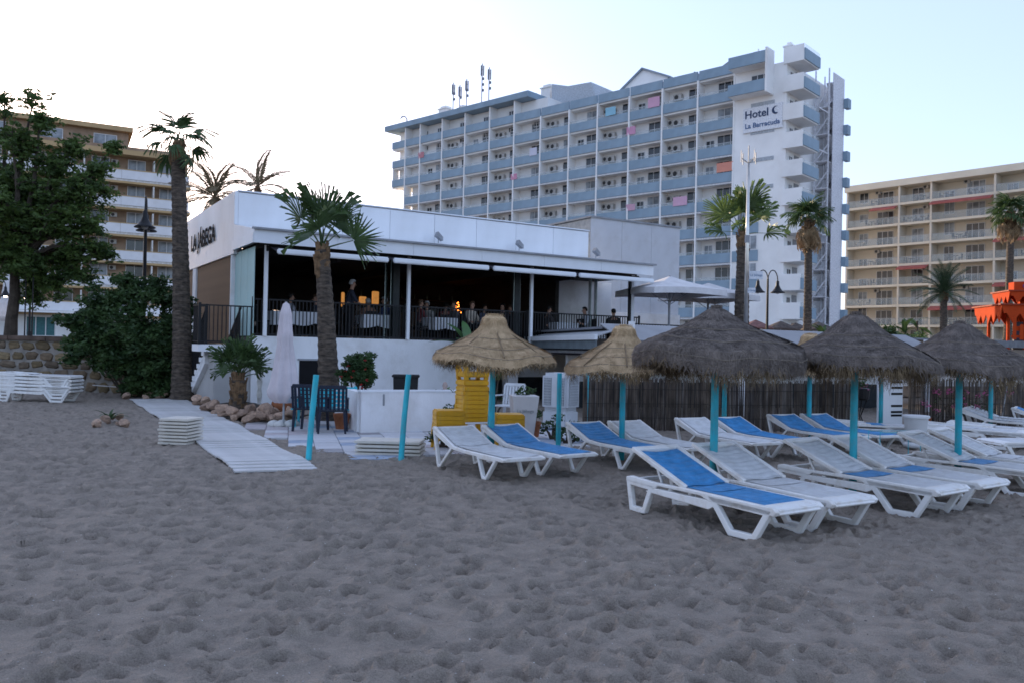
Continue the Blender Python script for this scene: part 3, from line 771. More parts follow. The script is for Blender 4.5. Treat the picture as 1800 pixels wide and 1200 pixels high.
# ================================================================== the restaurant
RO = Vector((-6.82, 21.7, 0)); RRZ = math.atan2(.522, .853)
RM = Matrix.Translation(RO) @ Matrix.Rotation(RRZ, 4, 'Z')
def rl(px, y):
    """local x on the restaurant's line y seen at pixel column px (at horizon height)"""
    k = (px-900)/FPX; ox = RO.x-.522*y; oy = RO.y+.853*y
    return (k*oy-ox)/(.853-.522*k)
F = 1.82
res = thing('restaurant', 'low white beach restaurant with an open raised terrace and dark awnings', 'restaurant', RO, RRZ)
fl = MB(); fl.box((.0, .26, F-.2), (13.3, 9.4, F)); fl.box((13.301, .26, F-.21), (18, 9.3, F-.01)); fl.build('terrace_floor', mat('terrace_floor', (.10, .085, .075), .6), res)
wl = MB(); wl.box((0, 0, -.12), (7.4, .25, F-.02)); wl.box((0, 0, F-.019), (13.3, .27, F+.03)); wl.build('terrace_wall', WHITE, res)
sdw = MB(); sdw.box((0, .255, -.12), (.25, 9.4, F-.21)); sdw.build('side_wall_base', WHITE, res)
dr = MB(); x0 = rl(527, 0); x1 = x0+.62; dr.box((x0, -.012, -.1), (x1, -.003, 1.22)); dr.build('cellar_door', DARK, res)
dr = MB(); dr.box((x0-.05, -.03, 1.222), (x1+.05, -.003, 1.27)); dr.box((x1+.002, -.03, -.1), (x1+.06, -.003, 1.22)); dr.build('cellar_door_frame', GREYM, res)
# upper walls made of panels
n = 8
for i in range(n):
    a = 12.3*i/n; b = 12.3*(i+1)/n
    dz = .05*math.sin(i*2.2)*.6
    bx(res, 'wall_panel', (a+.006, 1.9, 4.42), (b-.006, 2.0, 5.9), WHITEP)
pb_ = MB(); pb_.box((.002, 2.001, 4.36), (12.28, 2.2, 5.93)); pb_.build('parapet', WHITE, res)
cpg = MB(); cpg.box((-.02, 1.86, 5.931), (12.32, 2.22, 5.965)); cpg.build('parapet_coping', WHITEP, res)
for i in range(4):
    a = 1.895+7.4*i/4; b = 1.895+7.4*(i+1)/4
    bx(res, 'wall_panel', (-.1, a+.006, 4.16), (0, b-.006, 5.93), WHITEP)
sp_ = MB(); sp_.box((.001, 2.21, 4.16), (.2, 9.3, 5.9)); sp_.build('side_parapet', WHITE, res)
for (a, b) in ((2.2, 2.32), (7.4, 7.95), (9.1, 9.3)):
    bx(res, 'pillar', (-.08, a, 0), (.12, b, 4.155), WHITE)
k = 0; yy_ = 2.33
while yy_ < 9.05:
    if not (7.3 < yy_ < 7.95): bx(res, 'screen_slat', (-.03, yy_, F-.2), (.0, yy_+.105, 4.155), BROWNP)
    yy_ += .115
sc2 = MB(); sc2.box((.001, 2.33, F-.2), (.04, 9.09, 4.155)); sc2.build('screen_backing', BROWNP, res)
# ceiling, interior back wall with openings
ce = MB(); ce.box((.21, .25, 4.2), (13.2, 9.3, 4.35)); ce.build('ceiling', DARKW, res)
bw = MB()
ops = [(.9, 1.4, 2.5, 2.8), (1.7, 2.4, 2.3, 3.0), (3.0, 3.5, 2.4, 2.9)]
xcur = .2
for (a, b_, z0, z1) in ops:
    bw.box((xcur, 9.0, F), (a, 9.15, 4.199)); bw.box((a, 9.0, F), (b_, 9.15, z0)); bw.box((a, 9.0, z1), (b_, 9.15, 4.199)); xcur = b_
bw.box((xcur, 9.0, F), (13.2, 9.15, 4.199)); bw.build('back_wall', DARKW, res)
bar = MB(); bar.cbox((5.2, 6.6, F), (11.0, 7.2, F+1.1), .02); bar.box((5.6, 8.4, F+1.2), (10.6, 8.7, F+1.24)); bar.box((5.6, 8.4, F+1.7), (10.6, 8.7, F+1.74)); bar.build('bar_counter', mat('bar_wood', (.05, .03, .02), .4), res)
for i in range(26):
    x = 5.7+i*.19; zb = F+1.24+(.5 if i % 3 == 0 else 0)
    q = 'bottle'
    if q not in BXC: BXC[q] = MB().lathe([(.035, 0), (.04, .02), (.04, .17), (.015, .22), (.015, .29)], 8, closed=True).mesh('bottle', mat('bottle_glass', (.12, .16, .12), .15, spec=.8), True)
    bt = link('bottle', BXC[q], None, RM @ Vector((x, 8.55, zb)))
    props(bt, 'small bottle on the dark shelves behind the restaurant bar', 'bottle', 'bottles behind the restaurant bar')
for i, (x, h) in enumerate(((5.5, .34), (6.1, .22), (6.7, .4), (7.3, .25), (8.6, .3), (9.3, .36), (10.2, .25))):
    t = thing('crockery', 'pale stack of crockery on the restaurant bar, %s from the left' % ['first', 'second', 'third', 'fourth', 'fifth', 'sixth', 'seventh'][i], 'crockery', RM @ Vector((x, 6.85, F+1.102)), RRZ, 'white crockery on the restaurant bar')
    m = MB()
    for k in range(int(h/.03)): m.lathe([(.01, k*.03), (.09, k*.03), (.15+.03*(i % 2), k*.03+.022), (.01, k*.03+.024)], 14)
    m.build('plates', mat('crockery_white', (.7, .7, .7), .3), t)
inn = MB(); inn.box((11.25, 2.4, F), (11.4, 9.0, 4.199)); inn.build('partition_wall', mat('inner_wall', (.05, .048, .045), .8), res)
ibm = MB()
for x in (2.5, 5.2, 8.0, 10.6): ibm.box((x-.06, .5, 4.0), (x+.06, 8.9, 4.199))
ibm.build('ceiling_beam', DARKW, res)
for x in (3.9, 8.1):
    bx(res, 'dark_post', (x+.25, .45, F), (x+.45, .65, 4.198), mat('dark_post', (.03, .035, .035), .5))
# side glass and folded glass leaves
for (a, b) in ((.05, .75), (.78, 1.48), (1.51, 2.17)):
    bx(res, 'glass_leaf', (.02, a, F+.03), (.04, b, 4.2), GLASSREFL)
for px in (680, 690, 905, 916, 1040, 1050):
    x = rl(px, .6); m = MB(); m.box((-.3, -.008, 0), (.3, .008, 2.33)); m.build('glass_leaf', GGLASS, res, loc=(x, .75, F+.02), rot=(0, 0, R(62)))
# canopy: fascia, gutter, posts
cn = MB(); cn.box((-.12, -.45, 4.36), (13.3, 1.89, 4.46)); cn.build('canopy_roof', WHITEP, res)
for i in range(6):
    bx(res, 'fascia_panel', (-.14+i*2.24+.004, -.5, 4.24), (-.14+(i+1)*2.24-.004, -.452, 4.60), WHITEP)
fs_ = MB(); fs_.box((-.16, -.45, 4.24), (-.122, 1.89, 4.50)); fs_.build('fascia_side', WHITEP, res)
st_ = MB(); st_.prism([(-.44, 4.6), (1.88, 4.98), (1.88, 4.50), (-.44, 4.47)], -.1, 13.28, Matrix(((0, 1, 0, 0), (1, 0, 0, 0), (0, 0, 1, 0), (0, 0, 0, 1)))); fixn(st_.build('canopy_slope', WHITEP, res))
gt = MB(); gt.box((-.2, -.60, 4.58), (13.36, -.502, 4.63)); gt.build('gutter', GREYM, res)
for px in (464, 715, 931):
    x = rl(px, 0); bx(res, 'post', (x-.045, -.09, F+.03), (x+.045, -.005, 4.24), WHITEP)
x = rl(1108, 0); bx(res, 'post', (x-.06, -.09, F+.03), (x+.06, -.005, 4.24), WHITEP); bx(res, 'post', (x-.15, -.08, F+.03), (x-.065, -.005, 4.24), BLACKM)
# four retractable awnings with white front bars
for (pa_, pb2) in ((476, 669), (678, 844), (852, 996), (1002, 1132)):
    a = rl(pa_, -.5); b = rl(pb2, -.5)
    aw = thing('awning', '', 'awning', RM @ Vector((a, 0, 0)), RRZ, 'rolled out awnings along the terrace front')
    aw['label'] = {476: 'dark awning with white front bar at the left end of the terrace', 678: 'dark awning with white front bar, second from the left over the terrace',
                   852: 'dark awning with white front bar, third from the left over the terrace', 1002: 'dark awning with white front bar at the right end of the terrace'}[pa_]
    L_ = b-a
    m = MB(); m.prism([(-.12, 4.21), (-.02, 4.21), (-.85, 3.99), (-.87, 4.02)], .04, L_-.04, Matrix(((0, 1, 0, 0), (1, 0, 0, 0), (0, 0, 1, 0), (0, 0, 0, 1)))); fixn(m.build('fabric', AWNF, aw))
    m = MB(); m.cbox((0, -.98, 3.94), (L_, -.87, 4.08), .025); m.build('front_bar', WHITEP, aw)
    for q in (.25, L_-.25):
        m = MB(); m.beam((q, -.08, 4.14), (q+.0, -.86, 3.97), .05, .04); m.build('folding_arm', GREYM, aw)
    for q in (-.03, L_+.03):
        m = MB(); m.cbox((q-.03, -.12, 4.08), (q+.03, -.02, 4.235), .01); m.build('bracket', BLACKM, aw)
# grey box storey at the back right
gx0 = rl(1033, 4.0)+.02
BM = mat('box_panel_grey', (.56, .57, .60), .6, .04, .8, dirt=(.36, .33, .30), dirtamt=.3)
for i in range(3):
    bx(res, 'cladding_panel', (gx0+i*1.55+.006, 3.95, F), (gx0+(i+1)*1.55-.006, 4.0, 6.85), BM)
gb = MB(); gb.box((gx0+.003, 4.001, F), (gx0+4.64, 11, 6.83)); gb.build('upper_block', mat('block_beige', (.50, .47, .43), .8), res)
gc = MB(); gc.box((gx0-.05, 3.9, 6.851), (gx0+4.7, 11.05, 6.92)); gc.build('block_coping', GREYM, res)
ww = MB(); ww.box((11.41, 2.6, F), (gx0, 2.7, 4.199)); ww.build('terrace_back_wall', WHITE, res)
bx(res, 'wall_panel', (gx0+.0, 3.80, F), (gx0+4.6, 3.94, 3.2), WHITE)
for px, pz in ((765, 4.98), (910, 4.98), (1040, 4.98)):
    pass
# ---- railings
rail = thing('terrace_railing', 'black bar railing along the whole front of the restaurant terrace', 'railing', RO, RRZ)
bal = MB().box((-.013, -.011, 0), (.013, .011, .88)).mesh('baluster', BLACKM)
for i in range(130):
    x = .05+i*.102
    if x > 13.2: break
    link('baluster', bal, rail, (x, .12, F+.1))
m = MB(); m.box((.02, .095, F+.98), (13.25, .145, F+1.02)); m.build('handrail', BLACKM, rail)
m = MB(); m.box((.02, .10, F+.06), (13.25, .14, F+.10)); m.build('bottom_rail', BLACKM, rail)
for x in (.03, 4.4, 8.6, 13.22): bx(rail, 'post', (x-.025, .095, F+.03), (x+.025, .145, F+1.06), BLACKM)
scr = MB(); scr.box((.06, .17, F+.04), (8.5, .175, F+.62)); 
rail2 = thing('terrace_railing', 'short black railing at the far right of the terrace before the grey box', 'railing', RM @ Vector((13.35, .6, 0)), RRZ)
for i in range(28): link('baluster', bal, rail2, (i*.13, 0, F-.1))
m = MB(); m.box((0, -.02, F+.78), (3.6, .02, F+.82)); m.build('handrail', BLACKM, rail2)
# ---- outside stair
st = thing('stairs', 'white outside stairs climbing to the terrace corner past the tall left palm', 'stairs', RO, RRZ)
LZ = 1.6
m = MB(); m.box((-1.35, -.02, LZ-.18), (-.005, .8, LZ)); m.build('landing', WHITE, st)
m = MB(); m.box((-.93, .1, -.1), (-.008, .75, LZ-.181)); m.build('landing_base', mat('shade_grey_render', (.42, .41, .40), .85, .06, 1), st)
ns = 9
for i in range(ns):
    z1 = LZ-(i+1)*LZ/ns; y0 = .8+i*.30
    bx(st, 'step', (-1.05, y0, z1-.12), (-.01, y0+.33, z1+.001*i), WHITE)
yE = .8+ns*.30
MS = Matrix(((0, 1, 0, 0), (1, 0, 0, 0), (0, 0, 1, 0), (0, 0, 0, 1)))
m = MB(); m.prism([(.8, LZ-.18), (.8, LZ-.5), (yE-.3, -.1), (yE, -.1), (yE, .02)], -1.02, -.88, MS); fixn(m.build('stringer', WHITE, st))
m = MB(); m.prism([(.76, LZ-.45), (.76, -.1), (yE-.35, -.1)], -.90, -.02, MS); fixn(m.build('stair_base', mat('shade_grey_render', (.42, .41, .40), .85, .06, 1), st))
sr = thing('stair_railing', 'dense black bar railing down the outside stairs to the end of the boardwalk', 'railing', RO, RRZ)
m = MB()
for (p, q) in (((-1.33, .0, LZ+1), (0, .0, LZ+1)), ((-1.33, 0, LZ+.08), (0, 0, LZ+.08)), ((-1.33, 0, LZ+1), (-1.33, .8, LZ+1)), ((-1.33, .8, LZ+1), (-1.0, .8, LZ+1)), ((-1.0, .8, LZ+1), (-1.0, yE, .95)), ((-1.0, .8, LZ+.1), (-1.0, yE, .1)),
               ((-.12, .8, LZ+1), (-.12, yE, .95)), ((-1.33, 0, LZ+.08), (-1.33, .8, LZ+.08)), ((-1.0, yE, .95), (-1.0, yE+1.3, .95))):
    m.beam(p, q, .045, .035)
m.build('handrail', BLACKM, sr)
bal2 = MB().box((-.011, -.011, 0), (.011, .011, .92)).mesh('baluster', BLACKM)
for i in range(13): link('baluster', bal2, sr, (-1.30+i*.105, 0, LZ+.08))
for i in range(7): link('baluster', bal2, sr, (-1.33, .08+i*.11, LZ+.08))
for i in range(12): link('baluster', bal2, sr, (-1.0, yE+.08+i*.105, .03))
for i in range(36):
    q = .86+i*.075; z = LZ-(q-.8)*LZ/(yE-.8)
    if q > yE: break
    link('baluster', bal2, sr, (-1.0, q, z+.05)); link('baluster', bal2, sr, (-.12, q, z+.05))
for (x, y, z) in ((-1.33, 0, LZ), (-1.0, yE, 0), (-1.0, yE+1.3, 0), (-1.0, .8, LZ)):
    bx(sr, 'post', (x-.03, y-.03, z), (x+.03, y+.03, z+1.06), BLACKM)
# ---- wall lettering
lt = thing('wall_lettering', 'black raised letters LA JÁBEGA on the white side wall of the restaurant', 'sign', RM @ Vector((-.11, 6.15, 4.98)), RRZ-R(90))
link('lettering', text_mesh('lettering', 'LA JÁBEGA', .74, .006, mat('letter_black', (.006, .006, .007), .8, spec=.1), .018, 1.08), lt, (0, -.03, 0), (R(90), 0, 0))
# ---- flood lights on the canopy
for px in (763, 905, 1040):
    p = RM @ Vector((rl(px, 1.7), 1.55, 4.94)); f_ = thing('floodlight', 'small grey floodlight on the canopy roof %s' % {763: 'above the second awning', 905: 'above the third awning', 1040: 'nearest the grey box'}[px], 'lamp', p, RRZ, 'floodlights on the canopy roof')
    m = MB(); m.tube([(0, 0, 0), (0, 0, .3)], .015, 6); m.build('stem', GREYM, f_)
    m = MB(); m.prism([(-.1, .22), (.12, .08), (.12, .2), (-.05, .36)], -.1, .1); fixn(m.build('lamp_head', GREYM, f_))

# ================================================================== lower beach bar wing
bb = thing('beach_bar', 'low bar wing with a flat grey roof behind the reed fence', 'bar', (0, 0, 0))
rp_ = [(2.27, 20.9), (12.4, 25.8), (30, 31.5), (28, 37), (.6, 28.0)]
def slab(poly, z0, z1):
    m = MB(); n = len(poly); V = [(x, y, z0) for x, y in poly]+[(x, y, z1) for x, y in poly]
    m.add(V, [tuple(range(n))[::-1], tuple(range(n, 2*n))]+[(i, (i+1) % n, (i+1) % n+n, i+n) for i in range(n)]); return m
slab(rp_, 2.2, 2.26).build('roof', GREYF, bb)
RG = mat('grey_roof_fabric', (.30, .30, .31), .85, .06, 1.5, .1, 60)
for i in range(7):
    a = i/7; b = (i+1)/7
    P0 = Vector((2.7, 20.0)).lerp(Vector((12.8, 24.9)), a); P1 = Vector((2.7, 20.0)).lerp(Vector((12.8, 24.9)), b)
    nn = Vector((-.436, .9))
    m = MB(); Q = [(P0.x, P0.y, 1.90), (P1.x, P1.y, 1.90), (P1.x+nn.x*1.1, P1.y+nn.y*1.1, 2.34), (P0.x+nn.x*1.1, P0.y+nn.y*1.1, 2.34)]
    m.add(Q+[(x, y, z-.03) for x, y, z in Q], [(0, 1, 2, 3), (7, 6, 5, 4), (0, 4, 5, 1), (1, 5, 6, 2), (2, 6, 7, 3), (3, 7, 4, 0)]); fixn(m.build('roof_fabric', RG, bb))
m = MB(); m.beam((2.7, 19.97, 1.88), (12.8, 24.87, 1.88), .05, .1); m.build('fascia', mat('fascia_grey', (.16, .165, .18), .6), bb)
m = MB(); m.beam((12.8, 24.87, 2.12), (30, 31.5, 2.12), .05, .2); m.build('fascia', mat('fascia_grey', (.16, .165, .18), .6), bb)
for (x, y) in ((2.9, 20.4), (6.1, 21.9), (9.4, 23.5), (12.6, 25.1), (2.85, 19.75)):
    bx(bb, 'post', (x-.07, y-.07, -.1), (x+.07, y+.07, 2.19 if y != 19.75 else 2.36), WHITE)
m = MB()
for (p, q) in (((1.6, 24.2), (12.4, 27.3)), ((12.45, 27.3), (27, 33))): m.beam((*p, 1.35), (*q, 1.35), .12, 1.3)
m.build('back_wall', WHITE, bb)
m = MB(); m.beam((1.6, 24.0, .3), (12.4, 27.1, .3), .12, .9); m.build('counter', mat('counter_dark', (.02, .025, .03), .6), bb)
# side awnings of the wing, seen under the terrace
sa_ = thing('awning', 'grey side awning with white front bar below the right part of the terrace', 'awning', (0, 0, 0))
a, b = Vector((.42, 27.0, 2.0)), Vector((2.03, 20.0, 2.0)); n2 = Vector((1.0, .25, 0)).normalized()
m = MB(); Q = [a, b, b+n2*.9+Vector((0, 0, .27)), a+n2*.9+Vector((0, 0, .27))]; m.add(Q+[q-Vector((0, 0, .02)) for q in Q], [(0, 1, 2, 3), (7, 6, 5, 4), (0, 4, 5, 1), (1, 5, 6, 2), (2, 6, 7, 3), (3, 7, 4, 0)]); fixn(m.build('fabric', mat('awning_pale_grey', (.33, .34, .35), .8), sa_))
m = MB(); m.beam(a-Vector((0, 0, .02)), b-Vector((0, 0, .02)), .08, .13); m.build('front_bar', WHITEP, sa_)
m = MB(); m.beam(a-Vector((0, 0, .2))+n2*.02, b-Vector((0, 0, .2))+n2*.02, .02, .22); m.build('valance', AWNG, sa_)
sa2 = thing('awning', 'folded dark awning under the pale one beside the second straw parasol', 'awning', (0, 0, 0))
a, b = Vector((1.2, 25.5, 1.66)), Vector((2.6, 19.9, 1.66))
m = MB(); m.beam(a, b, .5, .06); m.beam(a+Vector((.1, 0, -.12)), b+Vector((.1, 0, -.12)), .5, .05); m.build('fabric', AWNF, sa2)
m = MB(); m.beam(a+Vector((-.3, 0, -.05)), b+Vector((-.3, 0, -.05)), .05, .07); m.build('front_bar', mat('bar_grey', (.3, .3, .31), .5), sa2)

# column and recess under the terrace
uc = MB(); uc.cbox((8.25, .6, -.1), (8.62, .97, 1.6), .01); uc.build('column', WHITE, res)
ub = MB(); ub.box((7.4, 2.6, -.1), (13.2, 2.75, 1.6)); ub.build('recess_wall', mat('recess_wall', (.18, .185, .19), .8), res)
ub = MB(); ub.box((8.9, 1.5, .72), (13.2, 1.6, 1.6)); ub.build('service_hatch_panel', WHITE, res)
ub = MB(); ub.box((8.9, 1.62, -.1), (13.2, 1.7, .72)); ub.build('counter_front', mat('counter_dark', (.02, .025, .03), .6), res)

# ================================================================== stone retaining wall on the left
RW = thing('stone_wall', 'rubble stone retaining wall with brown coping carrying the promenade', 'wall', (0, 0, 0))
wy = 26.0
core = MB(); core.box((-34, wy+.06, -.1), (-9.9, wy+.5, 1.60)); core.build('mortar', mat('mortar_grey', (.27, .245, .215), .95, .15, 4, .6, 25), RW)
cop = mat('coping_brown', (.13, .09, .07), .8, .2, 3, .3, 30)
x = -34
while x < -10:
    L_ = rnd.uniform(.9, 1.3); 
    m = MB(); m.cbox((x+.006, wy-.05, 1.602), (min(x+L_, -9.95)-.006, wy+.56, 1.74), .015); m.build('coping_stone', cop, RW); x += L_
stc = [mat('stone_%d' % i, c, .9, .18, 3, 1.0, 18, hue=.25) for i, c in enumerate([(.19, .14, .08), (.22, .165, .095), (.145, .11, .078), (.18, .13, .085)])]
def stone_mesh(seed):
    r_ = random.Random(seed); n = r_.randint(6, 8); pts = []
    for i in range(n):
        a = 2*math.pi*i/n+r_.uniform(-.25, .25); q = r_.uniform(.82, 1.08)
        ex = abs(math.cos(a))**.6*(1 if math.cos(a) > 0 else -1); ez = abs(math.sin(a))**.6*(1 if math.sin(a) > 0 else -1)
        pts.append((ex*q*.5, ez*q*.5))
    V = [(x, .09, z) for x, z in pts]+[(x*.97, .042, z*.97) for x, z in pts]+[(x*.78, .025, z*.78) for x, z in pts]+[(0, .02, 0)]
    Fc = []
    for L0 in (0, n):
        Fc += [(L0+i, L0+(i+1) % n, L0+n+(i+1) % n, L0+n+i) for i in range(n)]
    Fc += [(2*n+i, 2*n+(i+1) % n, 3*n) for i in range(n)]
    m = MB(); m.add(V, Fc); me_ = m.mesh('stone', stc[seed % 4], True); return me_
SM = [stone_mesh(i) for i in range(16)]
zrow = .0
rowsz = [.0, .36, .70, .98, 1.28, 1.60]
for ri in range(5):
    z0, z1 = rowsz[ri], rowsz[ri+1]; x = -22.6+rnd.uniform(0, .3)
    while x < -10.05:
        L_ = rnd.uniform(.34, .62)
        if x > -15.2 or True:
            hz = (z1-z0)*rnd.uniform(.86, 1.06)
            link('stone', rnd.choice(SM), RW, (x+L_/2, wy+rnd.uniform(.0, .015), (z0+z1)/2+rnd.uniform(-.03, .03)), (0, rnd.uniform(-.12, .12)+(math.pi if rnd.random() < .5 else 0), 0), (L_*.98, 1, hz*.97))
        x += L_
# white rope line at the wall's foot
m = MB(); m.tube([(-12.8, 25.3, .28), (-11.4, 25.4, .20), (-10.2, 25.3, .26)], .015, 6)
props(m.build('rope', CANVAS), 'thin white rope strung low before the stone wall', 'rope')
# ================================================================== people
def skin_mesh(name, verts, edges, root, m, parent, sub=1):
    me = bpy.data.meshes.new(name); me.from_pydata([v[:3] for v in verts], edges, [])
    o = bpy.data.objects.new(name, me); COL.objects.link(o)
    sk = o.modifiers.new('skin', 'SKIN'); sk.use_smooth_shade = True
    for i, v in enumerate(verts):
        r_ = v[3]; me.skin_vertices[0].data[i].radius = (r_, v[4] if len(v) > 4 else r_)
    me.skin_vertices[0].data[root].use_root = True
    su = o.modifiers.new('sub', 'SUBSURF'); su.levels = sub; su.render_levels = sub
    dg = bpy.context.evaluated_depsgraph_get(); m2 = bpy.data.meshes.new_from_object(o.evaluated_get(dg))
    bpy.data.objects.remove(o)
    m2.materials.clear(); m2.materials.append(m); m2.name = name
    m2.polygons.foreach_set('use_smooth', [True]*len(m2.polygons))
    return link(name, m2, parent)
def person(loc, rz, seated, label, shirt, trousers, hair, group=None, lean=0., arm=.5):
    t = thing('person', label, 'person', loc, rz, group)     # faces local -y
    hip = .46 if seated else .92
    L = lean
    if seated:
        J = dict(hip=(0, .0, hip+.05), belly=(0, -.02-L*.2, hip+.22), chest=(0, -.03-L*.6, hip+.42), neck=(0, -.05-L*.9, hip+.60), head=(0, -.08-L, hip+.70), top=(0, -.08-L, hip+.80))
        legs = [[(s*.1, 0, hip+.03), (s*.13, -.40, hip+.06), (s*.13, -.44, .08), (s*.13, -.56, .04)] for s in (-1, 1)]
    else:
        J = dict(hip=(0, 0, hip), belly=(0, 0, hip+.18), chest=(0, -.01-L*.5, hip+.38), neck=(0, -.02-L, hip+.56), head=(0, -.05-L, hip+.66), top=(0, -.05-L, hip+.76))
        legs = [[(s*.1, 0, hip-.03), (s*.11, -.01, .50), (s*.11, .02, .08), (s*.12, -.12, .04)] for s in (-1, 1)]
    c = J['chest']
    arms = [[(s*.19, c[1]+.0, c[2]+.06), (s*.25, c[1]-.06-.12*arm, c[2]-.20), (s*.17, c[1]-.30*arm-.06, c[2]-.22+.1*arm-.16*(1-arm)), (s*.15, c[1]-.38*arm-.07, c[2]-.2+.13*arm-.2*(1-arm))] for s in (-1, 1)]
    # body: one continuous figure
    V = [(*J['hip'], .13, .11), (*J['belly'], .12, .10), (*J['chest'], .15, .10), (*J['neck'], .05), (J['head'][0], J['head'][1], J['head'][2]-.02, .068, .08), (*J['top'], .062, .078)]
    E = [(0, 1), (1, 2), (2, 3), (3, 4), (4, 5)]
    for A in arms:
        n = len(V); V += [(*A[0], .055), (*A[1], .042), (*A[2], .03), (*A[3], .035, .018)]; E += [(2, n), (n, n+1), (n+1, n+2), (n+2, n+3)]
    for A in legs:
        n = len(V); V += [(*A[0], .085), (*A[1], .06), (*A[2], .04), (*A[3], .04)]; E += [(0, n), (n, n+1), (n+1, n+2), (n+2, n+3)]
    skin_mesh('body', V, E, 0, SKIN, t)
    V = [(*J['hip'], .15, .13), (*J['belly'], .14, .12), (*J['chest'], .17, .12), (J['neck'][0], J['neck'][1], J['neck'][2]-.05, .07)]
    E = [(0, 1), (1, 2), (2, 3)]
    for A in arms:
        n = len(V); mid = tuple(A[1][i]*.5+A[2][i]*.5 for i in range(3)); V += [(*A[0], .07), (*A[1], .056), (*mid, .046)]; E += [(2, n), (n, n+1), (n+1, n+2)]
    skin_mesh('shirt', V, E, 0, shirt, t)
    V = [(J['hip'][0], J['hip'][1], J['hip'][2]-.0, .15, .13)]; E = []
    for A in legs:
        n = len(V); V += [(*A[0], .10), (*A[1], .075), (*A[2], .055)]; E += [(0, n), (n, n+1), (n+1, n+2)]
    skin_mesh('trousers', V, E, 0, trousers, t)
    hd = Vector(J['head']); 
    m = MB(); m.lathe([(.001, .115), (.05, .105), (.078, .07), (.088, .03), (.085, -.01), (.07, -.04)], 14)
    m.v = [(x, y*1.12+.015+(.02 if z < .02 else 0), z if y > -.03 or z > .05 else .05+z*.2) for x, y, z in m.v]
    m.build('hair', hair, t, smooth=True, loc=hd+Vector((0, 0, .045)))
    m = MB(); m.add([(-.012, -.078, -.02), (.012, -.078, -.02), (0, -.105, -.025), (0, -.08, .02)], [(0, 1, 2), (0, 2, 3), (1, 3, 2)]); m.build('nose', SKIN, t, loc=hd)
    for s in (-1, 1):
        m = MB(); m.lathe([(.001, -.01), (.009, -.006), (.011, 0), (.009, .006), (.001, .01)], 8); m.build('eye', mat('eye_dark', (.02, .015, .012), .3), t, True, loc=hd+Vector((s*.028, -.074, .012)))
        m = MB(); m.cbox((-.006, -.015, -.025), (.006, .015, .025), .004); m.build('ear', SKIN, t, loc=hd+Vector((s*.073, .005, 0)))
    return t
def cloth(name, c): return mat(name, c, .85, .1, 5, .2, 60)
def dining_chair(loc, rz, label, m_=BLACKM, group='dark chairs on the restaurant terrace'):
    t = thing('dining_chair', label, 'chair', loc, rz, group)
    for k, (a, b) in enumerate(((-.2, -.2), (.2, -.2), (-.2, .2), (.2, .2))):
        bx(t, 'leg', (a-.018, b-.018, 0), (a+.018, b+.018, .43), m_)
    m = MB(); m.cbox((-.23, -.23, .431), (.23, .23, .47), .012); m.build('seat', m_, t)
    m = MB(); m.prism([(-.21, .471), (.21, .471), (.2, .9), (-.2, .9)], .19, .22); fixn(m.build('backrest', m_, t)); return t
def dining_table(loc, rz, label):
    t = thing('dining_table', label, 'table', loc, rz, 'white laid tables on the restaurant terrace')
    m = MB(); m.box((-.03, -.03, 0), (.03, .03, .7)); m.box((-.25, -.03, 0), (.25, .03, .03)); m.box((-.03, -.25, .0), (.03, .25, .031)); m.build('table_leg', BLACKM, t)
    m = MB(); m.cbox((-.4, -.4, .70), (.4, .4, .73), .005); m.build('table_top', mat('table_wood', (.1, .06, .04), .5), t)
    c = MB(); n = 32; ring = []
    for i in range(n):
        a = 2*math.pi*i/n; cs, sn = math.cos(a), math.sin(a); q = .42/max(abs(cs), abs(sn)); ring.append((cs*q, sn*q, cs, sn))
    V = [(x, y, .738) for x, y, _, _ in ring]+[(x+cs*.02, y+sn*.02, .72) for x, y, cs, sn in ring]+[(x+cs*(.03+.03*math.sin(i*2.2)), y+sn*(.03+.03*math.sin(i*2.2)), .42-.08*abs(math.sin(2*math.atan2(sn, cs)))) for i, (x, y, cs, sn) in enumerate(ring)]
    Fc = [tuple(range(n))]+[(i, n+i, n+(i+1) % n, (i+1) % n) for i in range(n)]+[(n+i, 2*n+i, 2*n+(i+1) % n, n+(i+1) % n) for i in range(n)]
    c.add(V, Fc); o = fixn(c.build('tablecloth', TABLEC, t))
    return t
def rp3(px, y, z=0): return RM @ Vector((rl(px, y), y, z))
spots = [(500, 1.1, 'nearest the terrace corner, left of the closed parasol top'), (545, 1.2, 'just left of the middle palm trunk'), (655, 1.1, 'between the palm trunk and the second white post'),
         (770, 1.1, 'just right of the second white post'), (860, 1.4, 'in the middle of the terrace'), (985, 1.0, 'right of the third white post')]
for i, (px, y, w_) in enumerate(spots):
    dining_table(rp3(px, y, F), RRZ+rnd.uniform(-.1, .1), 'square table under a white cloth, '+w_)
    for s in (-1, 1):
        p = RM @ Vector((rl(px, y)+s*.62, y+rnd.uniform(-.05, .1), F))
        dining_chair(p, RRZ+R(90)*-s+rnd.uniform(-.1, .1)+(0 if s > 0 else 0), 'dark chair %s of the table %s' % ('left' if s < 0 else 'right', w_))
for (px, y) in ((560, 4.0), (640, 4.2), (740, 3.6), (830, 4.2)):
    pass
GH = mat('hair_grey', (.45, .45, .46), .7); BH = mat('hair_black', (.015, .012, .01), .5); BRH = mat('hair_brown', (.08, .045, .025), .6)
person(rp3(612, .75, F), RRZ+R(80), False, 'grey haired person standing in a dark jacket behind the railing beside the palm trunk', cloth('cloth_darknavy', (.02, .022, .035)), cloth('cloth_black', (.012, .012, .014)), GH, lean=.06, arm=.5)
person(rp3(678, 1.2, F), RRZ-R(90), True, 'seated person in a blue shirt at the table left of the second white post', cloth('cloth_blue', (.09, .13, .30)), cloth('cloth_black', (.012, .012, .014)), GH)
